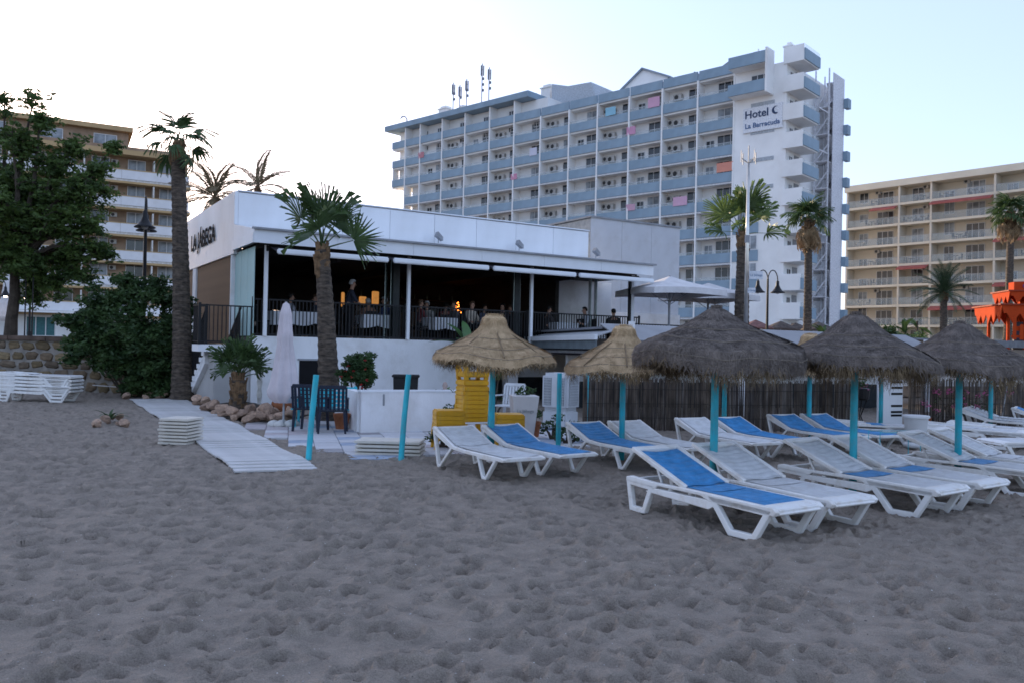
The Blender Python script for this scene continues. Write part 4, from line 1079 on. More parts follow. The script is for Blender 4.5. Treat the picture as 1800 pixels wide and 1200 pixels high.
person(rp3(735, 1.5, F), RRZ+R(90), True, 'seated person in a dark red top just right of the second white post', cloth('cloth_wine', (.16, .035, .04)), cloth('cloth_black', (.012, .012, .014)), BRH)
person(rp3(800, 1.5, F), RRZ-R(90), True, 'seated brown haired person in a grey top in the middle bay of the terrace', cloth('cloth_grey', (.12, .12, .13)), cloth('cloth_black', (.012, .012, .014)), BRH)
person(rp3(826, 1.0, F), RRZ+R(20), True, 'seated person in a pale top right of the banana leaves on the terrace', cloth('cloth_cream', (.50, .44, .36)), cloth('cloth_black', (.012, .012, .014)), BRH)
person(rp3(884, 1.2, F), RRZ-R(60), True, 'seated person with a bare shoulder left of the third white post', cloth('cloth_dark', (.03, .03, .035)), cloth('cloth_black', (.012, .012, .014)), BH)
person(rp3(1032, .8, F), RRZ-R(95), True, 'seated person in a white shirt leaning on the right end of the terrace table', cloth('cloth_white', (.62, .64, .70)), cloth('cloth_black', (.012, .012, .014)), BH, lean=.06, arm=.9)
person(rp3(1078, .9, F), RRZ+R(150), True, 'black haired person in a dark top seated at the right end of the terrace', cloth('cloth_dark', (.03, .03, .035)), cloth('cloth_black', (.012, .012, .014)), BH)
dining_chair(rp3(1032, .8, F), RRZ-R(95), 'dark dining chair under the person in the white shirt')
dining_chair(rp3(1078, .9, F), RRZ+R(150), 'dark dining chair under the black haired person at the terrace end')
dining_chair(rp3(678, 1.2, F), RRZ-R(90), 'dark dining chair under the person in the blue shirt')
dining_chair(rp3(826, 1.0, F), RRZ+R(20), 'dark dining chair under the person in the pale top')
for px, w_ in ((735, 'person in the dark red top'), (800, 'person in the grey top'), (884, 'person with the bare shoulder')):
    dining_chair(rp3(px, {735: 1.5, 800: 1.5, 884: 1.2}[px], F), RRZ+{735: R(90), 800: -R(90), 884: -R(60)}[px], 'dark dining chair under the '+w_)
xs_ = [(505, 1.7, 90, (.30, .30, .34), BH, 'pale grey shirt behind the terrace corner table'), (560, 1.8, -80, (.05, .06, .09), BRH, 'navy top left of the middle palm trunk'), (648, 2.3, 180, (.35, .20, .15), GH, 'rust coloured top behind the blue shirted one'),
    (752, 2.2, -60, (.42, .40, .38), GH, 'light top and grey hair behind the second white post'), (783, 2.4, 160, (.22, .05, .05), BH, 'maroon top beside the glowing little tree'), (846, 2.3, 30, (.10, .12, .20), BH, 'dark blue shirt in the middle of the terrace, second row'),
    (900, 2.0, -90, (.14, .14, .15), BRH, 'charcoal top behind the third white post'), (960, 1.2, 80, (.06, .05, .05), BH, 'black top at the table right of the third white post')]
for px, y, a, c, hr, w_ in xs_:
    person(rp3(px, y, F), RRZ+R(a), True, 'seated person in a '+w_, cloth('cloth_%d' % px, c), cloth('cloth_black', (.012, .012, .014)), hr, lean=rnd.uniform(0, .07), arm=rnd.uniform(.3, .9))
    dining_chair(rp3(px, y, F), RRZ+R(a), 'dark dining chair under the person in a '+w_.split(' top')[0].split(' shirt')[0]+' top')
# lit lamps inside the restaurant
WARM = mat('warm_lamp', (1, .62, .25), .5, emit=(1, .42, .10), estr=.10)
for (px, y, z, h, w_) in ((601, 5, 2.95, .5, 'narrow warm lit lamp left of the standing grey haired person'), (636, 6, 3.1, .3, 'warm lit wall lamp left of the seated blue shirt'), (658, 7, 3.2, .48, 'bright orange lit wall lamp above the seated blue shirt')):
    wd = .05 if px == 601 else .13
    p = rp3(px, y, z); l_ = thing('wall_lamp', w_, 'lamp', p, RRZ)
    m = MB(); m.cbox((-wd, -.05, 0), (wd, .05, h), .02); m.build('lamp_shade', WARM, l_)
    m = MB(); m.box((-wd-.03, -.06, -.04), (wd+.03, .06, -.001)); m.box((-.02, -.02, -(z-F)), (.02, .02, -.04)); m.build('lamp_stand', BLACKM, l_)
tr_ = thing('light_tree', 'tiny tree of glowing orange lights on the restaurant bar', 'lamp', rp3(803, 6.9, F+1.11), RRZ)
m = MB(); m.tube([(0, 0, 0), (0, 0, .45)], .012, 6); m.build('stem', BLACKM, tr_)
bm_ = MB().lathe([(.001, -.03), (.025, 0), (.001, .03)], 6).mesh('bulb', mat('orange_bulb', (1, .3, .05), .5, emit=(1, .22, .03), estr=2.2))
for i in range(14):
    a = i*2.4; q = .16*(1-i/15); link('bulb', bm_, tr_, (q*math.cos(a), q*math.sin(a), .1+i*.03))
# banana leaves in front of the railing
bl = thing('banana_plant', 'banana plant spreading broad green leaves over the terrace edge behind the first straw parasol', 'plant', RM @ Vector((rl(822, -.8), -.8, 0)), 0)
def blade(L, W, droop, seg=9):
    m = MB(); V = []
    for i in range(seg+1):
        t = i/seg; x = L*t; z = L*.35*t-droop*t*t; w = W*math.sin(math.pi*min(1, t*.93+.07))**.6*(1 if t < .97 else .3)
        V += [(x, -w, z+w*.25), (x, 0, z), (x, w, z+w*.25)]
    Fc = []
    for i in range(seg):
        for j in (0, 1): Fc.append((i*3+j, i*3+3+j, i*3+4+j, i*3+1+j))
    m.add(V, Fc); return m
m = MB(); m.tube([(0, 0, 0), (.03, 0, .9), (0, .02, 1.7)], [.1, .08, .05], 8); m.build('stem', LEAFB, bl, smooth=True)
LB2 = mat('banana_green', (.07, .15, .05), .45, .15, 2, spec=.4)
for (a, el, L_) in ((200, 8, 1.2), (150, 45, 1.1), (115, 70, .9), (340, 40, .9), (20, 55, .8), (250, 30, .8)):
    o = blade(L_, .14, .45).build('leaf', LB2, bl, smooth=True, loc=(0, 0, 1.65), rot=(0, -R(el), R(a)))

# ================================================================== lamps, umbrellas, poles behind
def closed_umbrella(p, h, r, m_, label, base=None):
    t = thing('closed_umbrella', label, 'parasol', p, rnd.uniform(0, 6))
    q = MB(); q.tube([(0, 0, 0), (0, 0, h)], .022, 8); q.build('pole', mat('pole_grey', (.42, .43, .45), .4), t)
    def fr(i, a): return 1+.13*math.sin(8*a+i*.25)*(1 if i > 1 else .3)+.05*math.sin(3*a+i)
    hh = h-.05
    c = MB(); c.lathe([(.01, hh+.04), (.05*r/.25, hh), (.09*r/.25, hh-.08*h), (.105*r/.25, hh-.2*h), (.12*r/.25, hh-.26*h), (.115*r/.25, hh-.30*h), (.16*r/.25, hh-.45*h), (.2*r/.25, hh-.6*h), (r*.98, hh-.70*h), (r*.9, hh-.74*h), (r*.55, hh-.79*h)], 48, fr=fr)
    c.build('canopy', m_, t, smooth=True)
    return t
cu = closed_umbrella(gr(493, 750)+Vector((0, .2, 0)), 2.5, .31, CANVASP, 'closed off white parasol standing on a blobby white base before the restaurant')
cu.name = 'closed_umbrella'
b0 = cu.location.copy()
BS = mat('base_white', (.62, .61, .58), .8, .08, 4, .3, 30, dirt=(.4, .36, .3), dirtamt=.5)
for i in range(7):
    a = i*6.283/7; m = MB(); m.lathe([(.001, .1), (.07, .09), (.11, .05), (.11, .0), (.09, -.02)], 10); m.build('weight', BS, cu, smooth=True, loc=(.17*math.cos(a)*1.3, .17*math.sin(a), .02))
m = MB(); m.tube([(-.2, .1, .78), (-.05, -.2, .62), (.15, -.25, .55), (.3, -.1, .72)], .012, 6); m.build('cord', BLACKM, cu)
closed_umbrella(at(10, 583, 46)-Vector((0, 0, .0)), 3.0, .45, CANVAS, 'closed white parasol on the promenade under the lit lamps at the left edge')

def street_lamp(p, h, label, rz=0, lit=False, arm=.42, s=1):
    t = thing('street_lamp', label, 'street lamp', p, rz, 'black bell shaped street lamps')
    m = MB(); m.tube([(0, 0, 0), (0, 0, .5)], [.09*s, .07*s], 10); m.tube([(0, 0, .5), (0, 0, h)], [.05*s, .035*s], 8); m.build('post', BLACKM, t)
    for sd_ in (-1, 1):
        m = MB(); m.tube([(sd_*arm*(1-math.cos(a_))/2, 0, h-.05+.38*s*math.sin(a_)*.9) for a_ in np.linspace(0, math.pi, 9)], .018*s, 6); m.build('arm', BLACKM, t)
        x = sd_*arm
        m = MB(); m.lathe([(.02*s, 0), (.05*s, -.04*s), (.055*s, -.16*s), (.1*s, -.26*s), (.17*s, -.36*s), (.24*s, -.40*s), (.235*s, -.42*s), (.15*s, -.39*s)], 18, c=(x, 0, h-.05)); m.build('lamp_shade', BLACKM, t, smooth=True)
        m = MB(); m.lathe([(.001, -.46*s), (.06*s, -.44*s), (.09*s, -.38*s), (.05*s, -.32*s)], 10, c=(x, 0, h-.05)); m.build('bulb', mat('lamp_lit', (1, .9, .8), .5, emit=(1, .72, .5), estr=5.0) if lit else mat('lamp_glass', (.4, .4, .4), .3), t, smooth=True)
    return t
street_lamp(Vector((at(1348, 590, 32).x, 32, 1.5)), 3.05, 'black street lamp with two bell shades right of the shiny pole', 0, False, .38, 1.15)
street_lamp(Vector((at(252, 560, 29.5).x, 29.5, 1.55)), 4.75, 'black street lamp rising above the dark shrub beside the tall left palm', R(111), False, .5, 1.5)
street_lamp(Vector((at(8, 575, 44).x-.9, 44, 1.55)), 2.9, 'lit street lamp at the far left edge over the promenade', 0, True, .9, 1.3)
street_lamp(Vector((at(42, 575, 44).x+.0, 44.5, 1.55)), 2.85, 'lit street lamp right of the closed promenade parasol', 0, True, .22, 1.3)
for px, w_ in ((43, 'nearer the lit lamp'), (56, 'left of the teal shop doors')):
    p = at(px, 590, 27.5); m = MB(); m.tube([(0, 0, 0), (0, 0, 2.7)], .022, 6)
    props(m.build('thin_post', BLACKM, loc=(p.x, 27.5, 1.55)), 'thin black post on the promenade wall, '+w_, 'post')
# pale metal mast catching the last sun
t = thing('mast', 'tall shiny metal mast with a small antenna crown rising beside the bright fan palm', 'pole', Vector((at(1311, 560, 28).x, 28, 0)))
m = MB(); m.tube([(0, 0, 0), (0, 0, 5.5), (0, 0, 8.1)], [.075, .062, .045], 12); m.build('pole', mat('galvanised', (.62, .60, .56), .28, .06, 4, metal=.85), t, smooth=True)
m = MB()
for a in range(4):
    q = a*1.57+.4; m.beam((0, 0, 8.1), (.3*math.cos(q), .3*math.sin(q), 8.25), .02, .02); m.beam((.3*math.cos(q), .3*math.sin(q), 8.1), (.3*math.cos(q), .3*math.sin(q), 8.5), .025, .025)
m.tube([(0, 0, 8.0), (0, 0, 8.7)], .02, 6); m.build('antenna_crown', GREYM, t)
m = MB(); m.tube([(0, 0, 5.4), (0, 0, 5.65)], .085, 10); m.build('collar', GREYM, t)
# white boards fixed beside it
for (px, py, wd, ht, lab) in ((1329, 484, .45, .27, 'small white board with faint writing beside the mast'), (1321, 511, .26, .18, 'small white notice on the mast below the white board')):
    p = at(px, py, 27.8); t = thing('sign', lab, 'sign', p, 0)
    m = MB(); m.cbox((-wd/2, -.02, -ht/2), (wd/2, .02, ht/2), .005); m.build('board', mat('sign_board_white', (.68, .70, .74), .5), t)
    link('lettering', text_mesh('lettering', 'La Jábega', ht*.42, .003, mat('sign_blue_faint', (.22, .30, .42), .5)), t, (0, -.026, 0), (R(90), 0, 0))
# big square white umbrellas on the upper terrace
def big_umbrella(p, r, h, label, rz):
    t = thing('patio_umbrella', label, 'parasol', p, rz, 'big white umbrellas right of the terrace')
    m = MB(); m.tube([(0, 0, 0), (0, 0, h)], .04, 8); m.build('pole', GREYM, t)
    e = h-.52; h = h-.06
    c = MB(); corners = [(r, r), (-r, r), (-r, -r), (r, -r)]; V = [(0, 0, h+.05)]; nn = 8
    ring = []
    for k in range(4):
        a = corners[k]; b = corners[(k+1) % 4]
        for i in range(nn): 
            t_ = i/nn; sag = .05*math.sin(math.pi*t_); ring.append((a[0]+(b[0]-a[0])*t_, a[1]+(b[1]-a[1])*t_, e-sag*.0+sag))
    for f_ in (.33, .66, 1): V += [(x*f_, y*f_, h+.05-(h+.05-z)*(f_**.85)) for x, y, z in ring]
    V += [(x*1.005, y*1.005, z-.2) for x, y, z in ring]
    n = len(ring); Fc = [(0, 1+i, 1+(i+1) % n) for i in range(n)]
    for L0 in range(3): Fc += [(1+L0*n+i, 1+(L0+1)*n+i, 1+(L0+1)*n+(i+1) % n, 1+L0*n+(i+1) % n) for i in range(n)]
    c.add(V, Fc); fixn(c.build('canopy', CANVAS, t))
    m = MB()
    for a in corners: m.beam((0, 0, h-.1), (a[0]*.97, a[1]*.97, e+.0), .03, .03); m.beam((0, 0, h-.95), (a[0]*.5, a[1]*.5, h-.30), .02, .02)
    m.build('ribs', GREYM, t)
def bgp(px, Y, z): return Vector((at(px, 560, Y).x, Y, z))
big_umbrella(bgp(1176, 28.5, F-.1), 1.38, 2.55, 'big white square umbrella nearest the grey box', R(20))
big_umbrella(bgp(1244, 31.5, F-.1), 1.35, 2.6, 'big white square umbrella half behind the first and left of the bright palm trunk', R(24))
# ================================================================== vegetation
def fan_leaf(rad, pet, seed, span=118, nseg=24, fold=.25, m_=None, droop=.22, wf=1.):
    r_ = random.Random(seed); m = MB()
    m.tube([(0, 0, 0), (pet*.5, 0, .02*pet), (pet, 0, -.05*pet)], [.022, .014, .009], 5)
    for i in range(nseg):
        ph = R(-span+2*span*(i+.5)/nseg+r_.uniform(-3, 3)); L = rad*(1-.12*abs(ph)/R(span))*r_.uniform(.8, 1.08)
        c, s = math.cos(ph), math.sin(ph); nx, ny = -s, c
        w = rad*math.pi*span/180/nseg*.62*1.05*wf
        up = abs(s)*fold
        def P(t, off, z): 
            rr = L*t; return (pet+rr*c+nx*off, rr*s+ny*off, -.05*pet+rr*up*.7+z-droop*rad*t*t*t*1.2)
        z0 = r_.uniform(-.01, .01)
        V = [P(.04, -.004, 0), P(.04, .004, 0), P(.38, -w*.8, z0), P(.38, 0, z0+.35*w), P(.38, w*.8, z0), P(.68, -w*.62, z0-.01), P(.68, 0, z0+.2*w), P(.68, w*.62, z0-.01),
             P(1, -.003, -.03*rad-r_.uniform(0, .2)*rad), P(1, .003, -.03*rad)]
        m.add(V, [(0, 1, 3), (0, 3, 2), (1, 4, 3), (2, 3, 6, 5), (3, 4, 7, 6), (5, 6, 8), (6, 9, 8), (6, 7, 9)])
    return m.mesh('frond', m_ or LEAFP)
def feather_leaf(L, seed, n=34, ll=.5, m_=None, curve=.5, width=.03):
    r_ = random.Random(seed); m = MB(); pts = []
    for i in range(13):
        t = i/12; pts.append(Vector((L*(t-.10*t*t), 0, L*(.28*t-curve*t*t))))
    m.tube(pts, [.03*(1-t/13)+.006 for t in range(13)], 4)
    for i in range(n):
        t = .12+.86*i/n; k = t*12; a = int(k); p = pts[a].lerp(pts[min(12, a+1)], k-a); d = (pts[min(12, a+1)]-pts[a]).normalized()
        l_ = ll*math.sin(math.pi*min(1, t*.85+.12))**.6*r_.uniform(.85, 1.1)
        for s in (-1, 1):
            q = p+Vector((d.x*.55*l_, s*l_*.75, -.18*l_+d.z*.5*l_+r_.uniform(-.06, .10)*l_)); mid = p.lerp(q, .45)+Vector((0, 0, .05*l_))
            w = width
            m.add([p, mid+d*w, q, mid-d*w], [(0, 1, 2, 3)])
    return m.mesh('frond', m_ or LEAFP)
def palm_trunk(h, r0, r1, bend, seed, ring=.09, seg=14, base_flare=1.25):
    r_ = random.Random(seed); m = MB(); pts = []; rad = []
    n = int(h/ring)
    for i in range(n+1):
        t = i/n; zz = h*t
        pts.append((bend[0]*t+bend[2]*math.sin(t*2.6)*.1, bend[1]*t, zz))
        rr = r0+(r1-r0)*t; rr *= 1+(base_flare-1)*math.exp(-t*9)
        rad.append(rr*(1.0+(.055 if i % 2 else -.02)+r_.uniform(-.015, .015)))
    m.tube(pts, rad, seg); return m, Vector(pts[-1])
def palm(name, label, p, h, r0, r1, bend, seed, leaves, fronds, group='palms', husk=.5, skirt=0, lean_el=(-25, 80), rz=0, huskr=1.15, pw=.9, roll=.4):
    """fronds: list of meshes; leaves: count"""
    r_ = random.Random(seed); t = thing(name, label, 'palm tree', p, rz, group)
    m, top = palm_trunk(h, r0, r1, bend, seed); m.build('trunk', BARK, t, smooth=False)
    if husk:
        q = MB(); tt = top
        for k in range(int(30*husk/.5)):
            a = r_.uniform(0, 6.28); z = r_.uniform(-husk, .12); rr = r1*(1.02-.35*max(0, z)/.12)*huskr
            x, y = rr*math.cos(a), rr*math.sin(a)
            q.beam((tt.x+x*.9, tt.y+y*.9, tt.z+z-.12), (tt.x+x*1.25, tt.y+y*1.25, tt.z+z+.10), .09, .03, up=(x, y, .2))
        q.tube([(tt.x, tt.y, tt.z-husk), (tt.x, tt.y, tt.z-.1), (tt.x, tt.y, tt.z+.15)], [r1*1.02, r1*1.12, r1*.5], 12)
        q.build('husk', BARKB, t)
    for k in range(leaves):
        u_ = (k+.5)/leaves; el = lean_el[0]+(lean_el[1]-lean_el[0])*(u_**pw)+r_.uniform(-7, 7); az = k*137.5+r_.uniform(-15, 15)
        s = r_.uniform(.85, 1.12)
        link('frond', r_.choice(fronds), t, top+Vector((0, 0, .02+.1*u_)), (r_.uniform(-roll, roll), -R(el), R(az)), (s, s, s))
    for k in range(skirt):
        az = r_.uniform(0, 360); el = r_.uniform(-86, -38); s = r_.uniform(.8, 1.25)
        link('dead_frond', DEADF, t, top+Vector((0, 0, -r_.uniform(.0, .5))), (r_.uniform(-.6, .6), -R(el), R(az)), (s, s*.55, s))
    return t
LEAFG = mat('palm_bright_green', (.13, .19, .055), .5, .2, 3, col2=(.06, .10, .03), spec=.4, hue=.25, transl=.35)
DEADF = fan_leaf(.6, .5, 77, 70, 14, .6, LEAFD, .5)
FW = [fan_leaf(.68, .70, s, 95, 22, fold=.4, droop=.06, wf=.85) for s in (1, 2, 3)]
FS = [fan_leaf(.46, .48, s, 105, 22, droop=.05) for s in (4, 5, 6)]
FL = [fan_leaf(.88, .92, s, 95, 26, fold=.3, droop=.08, m_=LEAFG) for s in (7, 8, 9)]
FM = [fan_leaf(.66, .58, s, 115, 22, droop=.45) for s in (10, 11, 12)]
FR = [fan_leaf(.56, .45, s, 70, 13, droop=.55, wf=1.5) for s in (13, 14, 15)]
b0_ = at(329, 690, 23.4)
palm('palm_tree', 'tall palm with a thick dark trunk and ragged thin crown left of the restaurant', (b0_.x-.12, 23.4, 0), 7.2, .27, .175, (-.34, 0, .3), 21, 13, FR, husk=.5, lean_el=(-45, 82), huskr=1.0)
p = gr(579, 738); palm('palm_tree', 'fan palm with a stout ringed trunk standing before the terrace railing', (p.x, p.y, -.05), 3.78, .245, .145, (-.27, 0, .4), 22, 13, FW, husk=.55, lean_el=(2, 86), huskr=.95, pw=.55, roll=1.25)
p = gr(418, 728); palm('young_palm', 'small young fan palm with a short shaggy trunk among the rocks', (p.x, p.y, -.05), .85, .19, .16, (0, 0, 0), 23, 19, FS, husk=.7, lean_el=(5, 86), huskr=.95, pw=.55, roll=1.2)
p = at(1302, 560, 30); palm('palm_tree', 'fan palm with bright green crown and broad dark trunk behind the largest grey parasol', (p.x, 30, 0), 5.95, .33, .19, (.02, 0, .2), 24, 14, FL, husk=.7, lean_el=(-5, 86), huskr=1.0, pw=.6, roll=1.25)
p = at(1419, 560, 41); palm('palm_tree', 'slender palm with a brown skirt of dead fronds in front of the hotel side balconies', (p.x, 41, 1.4), 6.9, .21, .17, (-.05, 0, .4), 25, 22, FM, husk=.9, skirt=70, lean_el=(-12, 80), huskr=1.5)
p = at(1770, 560, 46); palm('palm_tree', 'slender palm with a dark hanging crown near the right edge above the orange tower', (p.x, 46, 1.4), 8.3, .21, .17, (.1, 0, .5), 26, 28, FM, husk=.9, skirt=34, lean_el=(-35, 80), huskr=1.4)
FD = [feather_leaf(2.5, s, 44, .42, mat('date_green', (.045, .075, .035), .5, .2, 3), .42, .018) for s in (1, 2, 3)]
p = at(1658, 560, 60); palm('date_palm', 'round crowned date palm in front of the cream apartment block', (p.x, 60, 1.4), 4.9, .26, .22, (0, 0, .3), 27, 52, FD, husk=.5, lean_el=(-38, 85))
FB = [feather_leaf(2.6, s, 26, .5, mat('feather_brown', (.20, .155, .09), .7, .2, 3), .55, .055) for s in (5, 6)]
p = at(372, 560, 44); palm('feather_palm', 'sparse brown feathery palm showing above the left end of the restaurant roof', (p.x, 44, 1.4), 7.9, .2, .16, (0, 0, .3), 28, 22, FB, husk=.3, lean_el=(-35, 70))
p = at(448, 560, 50); palm('feather_palm', 'small feathery palm top peeping over the restaurant corner right of the sparse one', (p.x, 50, 1.4), 9.6, .2, .16, (0, 0, .3), 29, 12, FB, husk=.3, lean_el=(-20, 80))

def leaves_at(mb, c, r, n, size, r_, flat=.8, hull=.5):
    for k in range(n):
        d = Vector((r_.gauss(0, 1), r_.gauss(0, 1), r_.gauss(0, 1)*flat)).normalized()*(r*(hull+(1-hull)*r_.random()))
        p = Vector(c)+Vector((d.x, d.y, d.z*flat)); s = size*r_.uniform(.6, 1.25)
        a = Vector((r_.uniform(-1, 1), r_.uniform(-1, 1), r_.uniform(-.8, .3))).normalized(); b_ = a.cross(Vector((r_.uniform(-1, 1), r_.uniform(-1, 1), r_.uniform(-.2, 1)))).normalized()
        mb.add([p-a*s, p+b_*s*.42+a*.1*s, p+a*s, p-b_*s*.42+a*.1*s], [(0, 1, 2, 3)])
def shrub(name, label, p, clumps, n, size, seed, leaf, cat='shrub', stems=6, flat=.8, hull=.45, group=None):
    r_ = random.Random(seed); t = thing(name, label, cat, p, 0, group); m = MB(); s_ = MB()
    for (x, y, z, r) in clumps:
        nn = int(n*r*r); 
        NJ = max(14, int(26*r))
        for j in range(NJ):
            d = Vector((r_.gauss(0, 1), r_.gauss(0, 1), r_.gauss(0, 1))).normalized()*r*r_.uniform(.3, .95)
            c = Vector((x, y, z))+Vector((d.x, d.y, d.z*flat)); leaves_at(m, c, r*.38, max(4, nn//NJ), size, r_, flat, .2)
        if z > 0: s_.tube([(x*.15, y*.15, 0), (x*.5, y*.5, z*.55), (x, y, z)], [.035, .025, .01], 5)
    m.build('foliage', leaf, t); s_.build('stem', WOODB, t)
    return t
sp = at(225, 600, 23.6)
cl = [(-1.7, 0, 1.9, .45), (-1.55, 0, 1.2, .5), (-.9, 0, 2.3, .75), (-.3, .1, 2.75, .65), (.4, 0, 2.55, .75), (1.05, .1, 2.25, .6), (-1.3, .1, 1.7, .55), (-.6, -.3, 1.6, .85), (.2, -.35, 1.75, .95), (.95, -.2, 1.5, .85), (-.3, -.2, .95, .7), (.6, -.3, .8, .7), (1.3, -.1, .8, .6), (.0, -.1, .45, .5), (-.85, 0, 1.1, .5)]
shrub('large_shrub', 'big dark leafy shrub spilling over the stone wall left of the tall palm', (sp.x-.1, 24.3, 0), [(x*1.12, y, z*1.12, r*1.1) for x, y, z, r in cl]+[(.9, -.2, .4, .6), (.3, -.2, .2, .5)], 2900, .085, 31, LEAF, stems=6)
# the big tree at the left
def tree(label, p, seed, limbs, leaf, lsize, nleaf, tr=.28):
    r_ = random.Random(seed); t = thing('broadleaf_tree', label, 'tree', p, 0); tk = MB(); lf = MB()
    fork = Vector((.1, 0, 2.3)); tk.tube([(0, 0, -.1), (.0, .05, .8), (.12, 0, 1.6), fork], [tr*1.25, tr, tr*.9, tr*.8], 10)
    for (e, rad, dens) in limbs:
        e = Vector(e); a = fork; mid = a.lerp(e, .5)+Vector((r_.uniform(-.4, .4), r_.uniform(-.4, .4), r_.uniform(.1, .6)))
        P = [a, a.lerp(mid, .5)+Vector((0, 0, .15)), mid, mid.lerp(e, .5)+Vector((0, 0, .1)), e]; tk.tube(P, [.13, .10, .07, .045, .015], 6)
        nt_ = int(12+rad*24)
        for k in range(nt_):
            q = P[2].lerp(e, r_.uniform(.2, 1)) if r_.random() < .6 else e
            d = Vector((r_.gauss(0, 1), r_.gauss(0, 1), r_.gauss(0, .75))).normalized()*rad*r_.uniform(.35, 1.1); tip = q+d
            tk.tube([q, q.lerp(tip, .5)+Vector((0, 0, .08)), tip], [.022, .012, .004], 4, cap=False)
            for j in range(int(dens*5)):
                c = q.lerp(tip, r_.uniform(.35, 1.05))+Vector((r_.gauss(0, .12), r_.gauss(0, .12), r_.gauss(0, .08)))
                leaves_at(lf, c, .22, nleaf, lsize, r_, .55, .1)
    tk.build('trunk', WOODB, t); lf.build('crown', leaf, t); return t
limbs = []
lr_ = random.Random(9)
# end points in metres from the trunk foot (x right, y away, z up); Y about 27
def L(px, py, dy=0, rad=.8, dens=1.):
    q = at(px, py, 28+dy)-Vector((tx0, 28, 1.5)); return ((q.x, dy, q.z), rad, dens)
tx0 = at(18, 590, 28).x
limbs = [L(60, 170, 0, .38, .7), L(8, 175, .5, .45, .7), L(70, 215, 0, .5, .9), L(20, 240, -.5, .7, 1.1), L(95, 290, 0, .9, 1.5), L(30, 320, .5, 1.1, 1.6), L(150, 320, -.3, .75, 1.2), L(110, 370, -.5, 1.1, 1.6),
         L(40, 410, 0, 1.2, 1.6), L(175, 300, .3, .45, 1.0), L(160, 400, 0, .7, 1.2), L(185, 340, .6, .4, .9), L(120, 450, .4, .9, 1.2), L(50, 470, -.6, .8, 1.1), L(-40, 300, 0, 1.2, 1.4), L(-60, 420, 0, 1.2, 1.4), L(-90, 250, .4, 1.0, 1.2),
         L(0, 360, -1.2, 1.1, 1.4), L(75, 340, 1.2, 1.1, 1.4), L(170, 440, 0, .5, .9), L(190, 445, .3, .35, .8), L(100, 500, 0, .6, 1.2), L(60, 525, .5, .5, 1.), L(150, 485, .3, .5, 1.), L(15, 450, -.3, 1., 1.3), L(200, 260, .5, .3, .8), L(130, 255, .2, .5, 1.)]
tree('large spreading tree with airy dark green crown filling the left edge', (tx0, 28, 1.5), 41, limbs, LEAFT, .09, 9, tr=.19)
# shrubs and plants further off
q = at(1590, 590, 40)
shrub('garden_shrub', 'dark rounded shrub left behind the second grey parasol', (at(1548, 590, 40).x, 40, 1.5), [(0, 0, 1.2, .8), (.8, 0, 1.0, .7), (-.6, 0, 1.1, .6), (1.4, 0, .8, .6)], 1600, .09, 51, LEAF)
shrub('garden_shrub', 'bright green clipped shrub between two grey parasols', (at(1622, 590, 40).x, 40.5, 1.5), [(0, 0, .85, .65), (.8, 0, .9, .6), (-.75, 0, .8, .5)], 2200, .07, 52, LEAFB)
FBn = [blade(1.0, .12, .6).mesh('leaf', LEAF) for _ in range(2)]
for (px, Y, h, lab) in ((1590, 44, 2.8, 'leggy banana like plant between the dark shrub and the date palm'), (1612, 46, 3.6, 'tall ragged banana plant beside the date palm trunk'), (1445, 42, 2.2, 'small leafy plant at the foot of the escape stair tower')):
    p = at(px, 590, Y); t = thing('garden_plant', lab, 'plant', (p.x, Y, 1.5), 0)
    m = MB(); m.tube([(0, 0, 0), (0, 0, h*.6)], .06, 6); m.build('stem', WOODB, t)
    for k in range(13): link('leaf', FBn[k % 2], t, (0, 0, h*(.2+.4*rnd.random())), (rnd.uniform(-.4, .4), -R(rnd.uniform(-10, 75)), R(k*137)), (rnd.uniform(.7, 1.2),)*3)
p = RM @ Vector((13.6, 1.2, F-.1)); shrub('terrace_shrub', 'green leafy shrubs in a row at the right end of the terrace', p, [(0, 0, .35, .38), (.6, .1, .5, .4), (1.2, .2, .4, .42), (1.9, .3, .35, .4), (-.4, 0, .25, .25)], 1000, .06, 53, LEAFB)

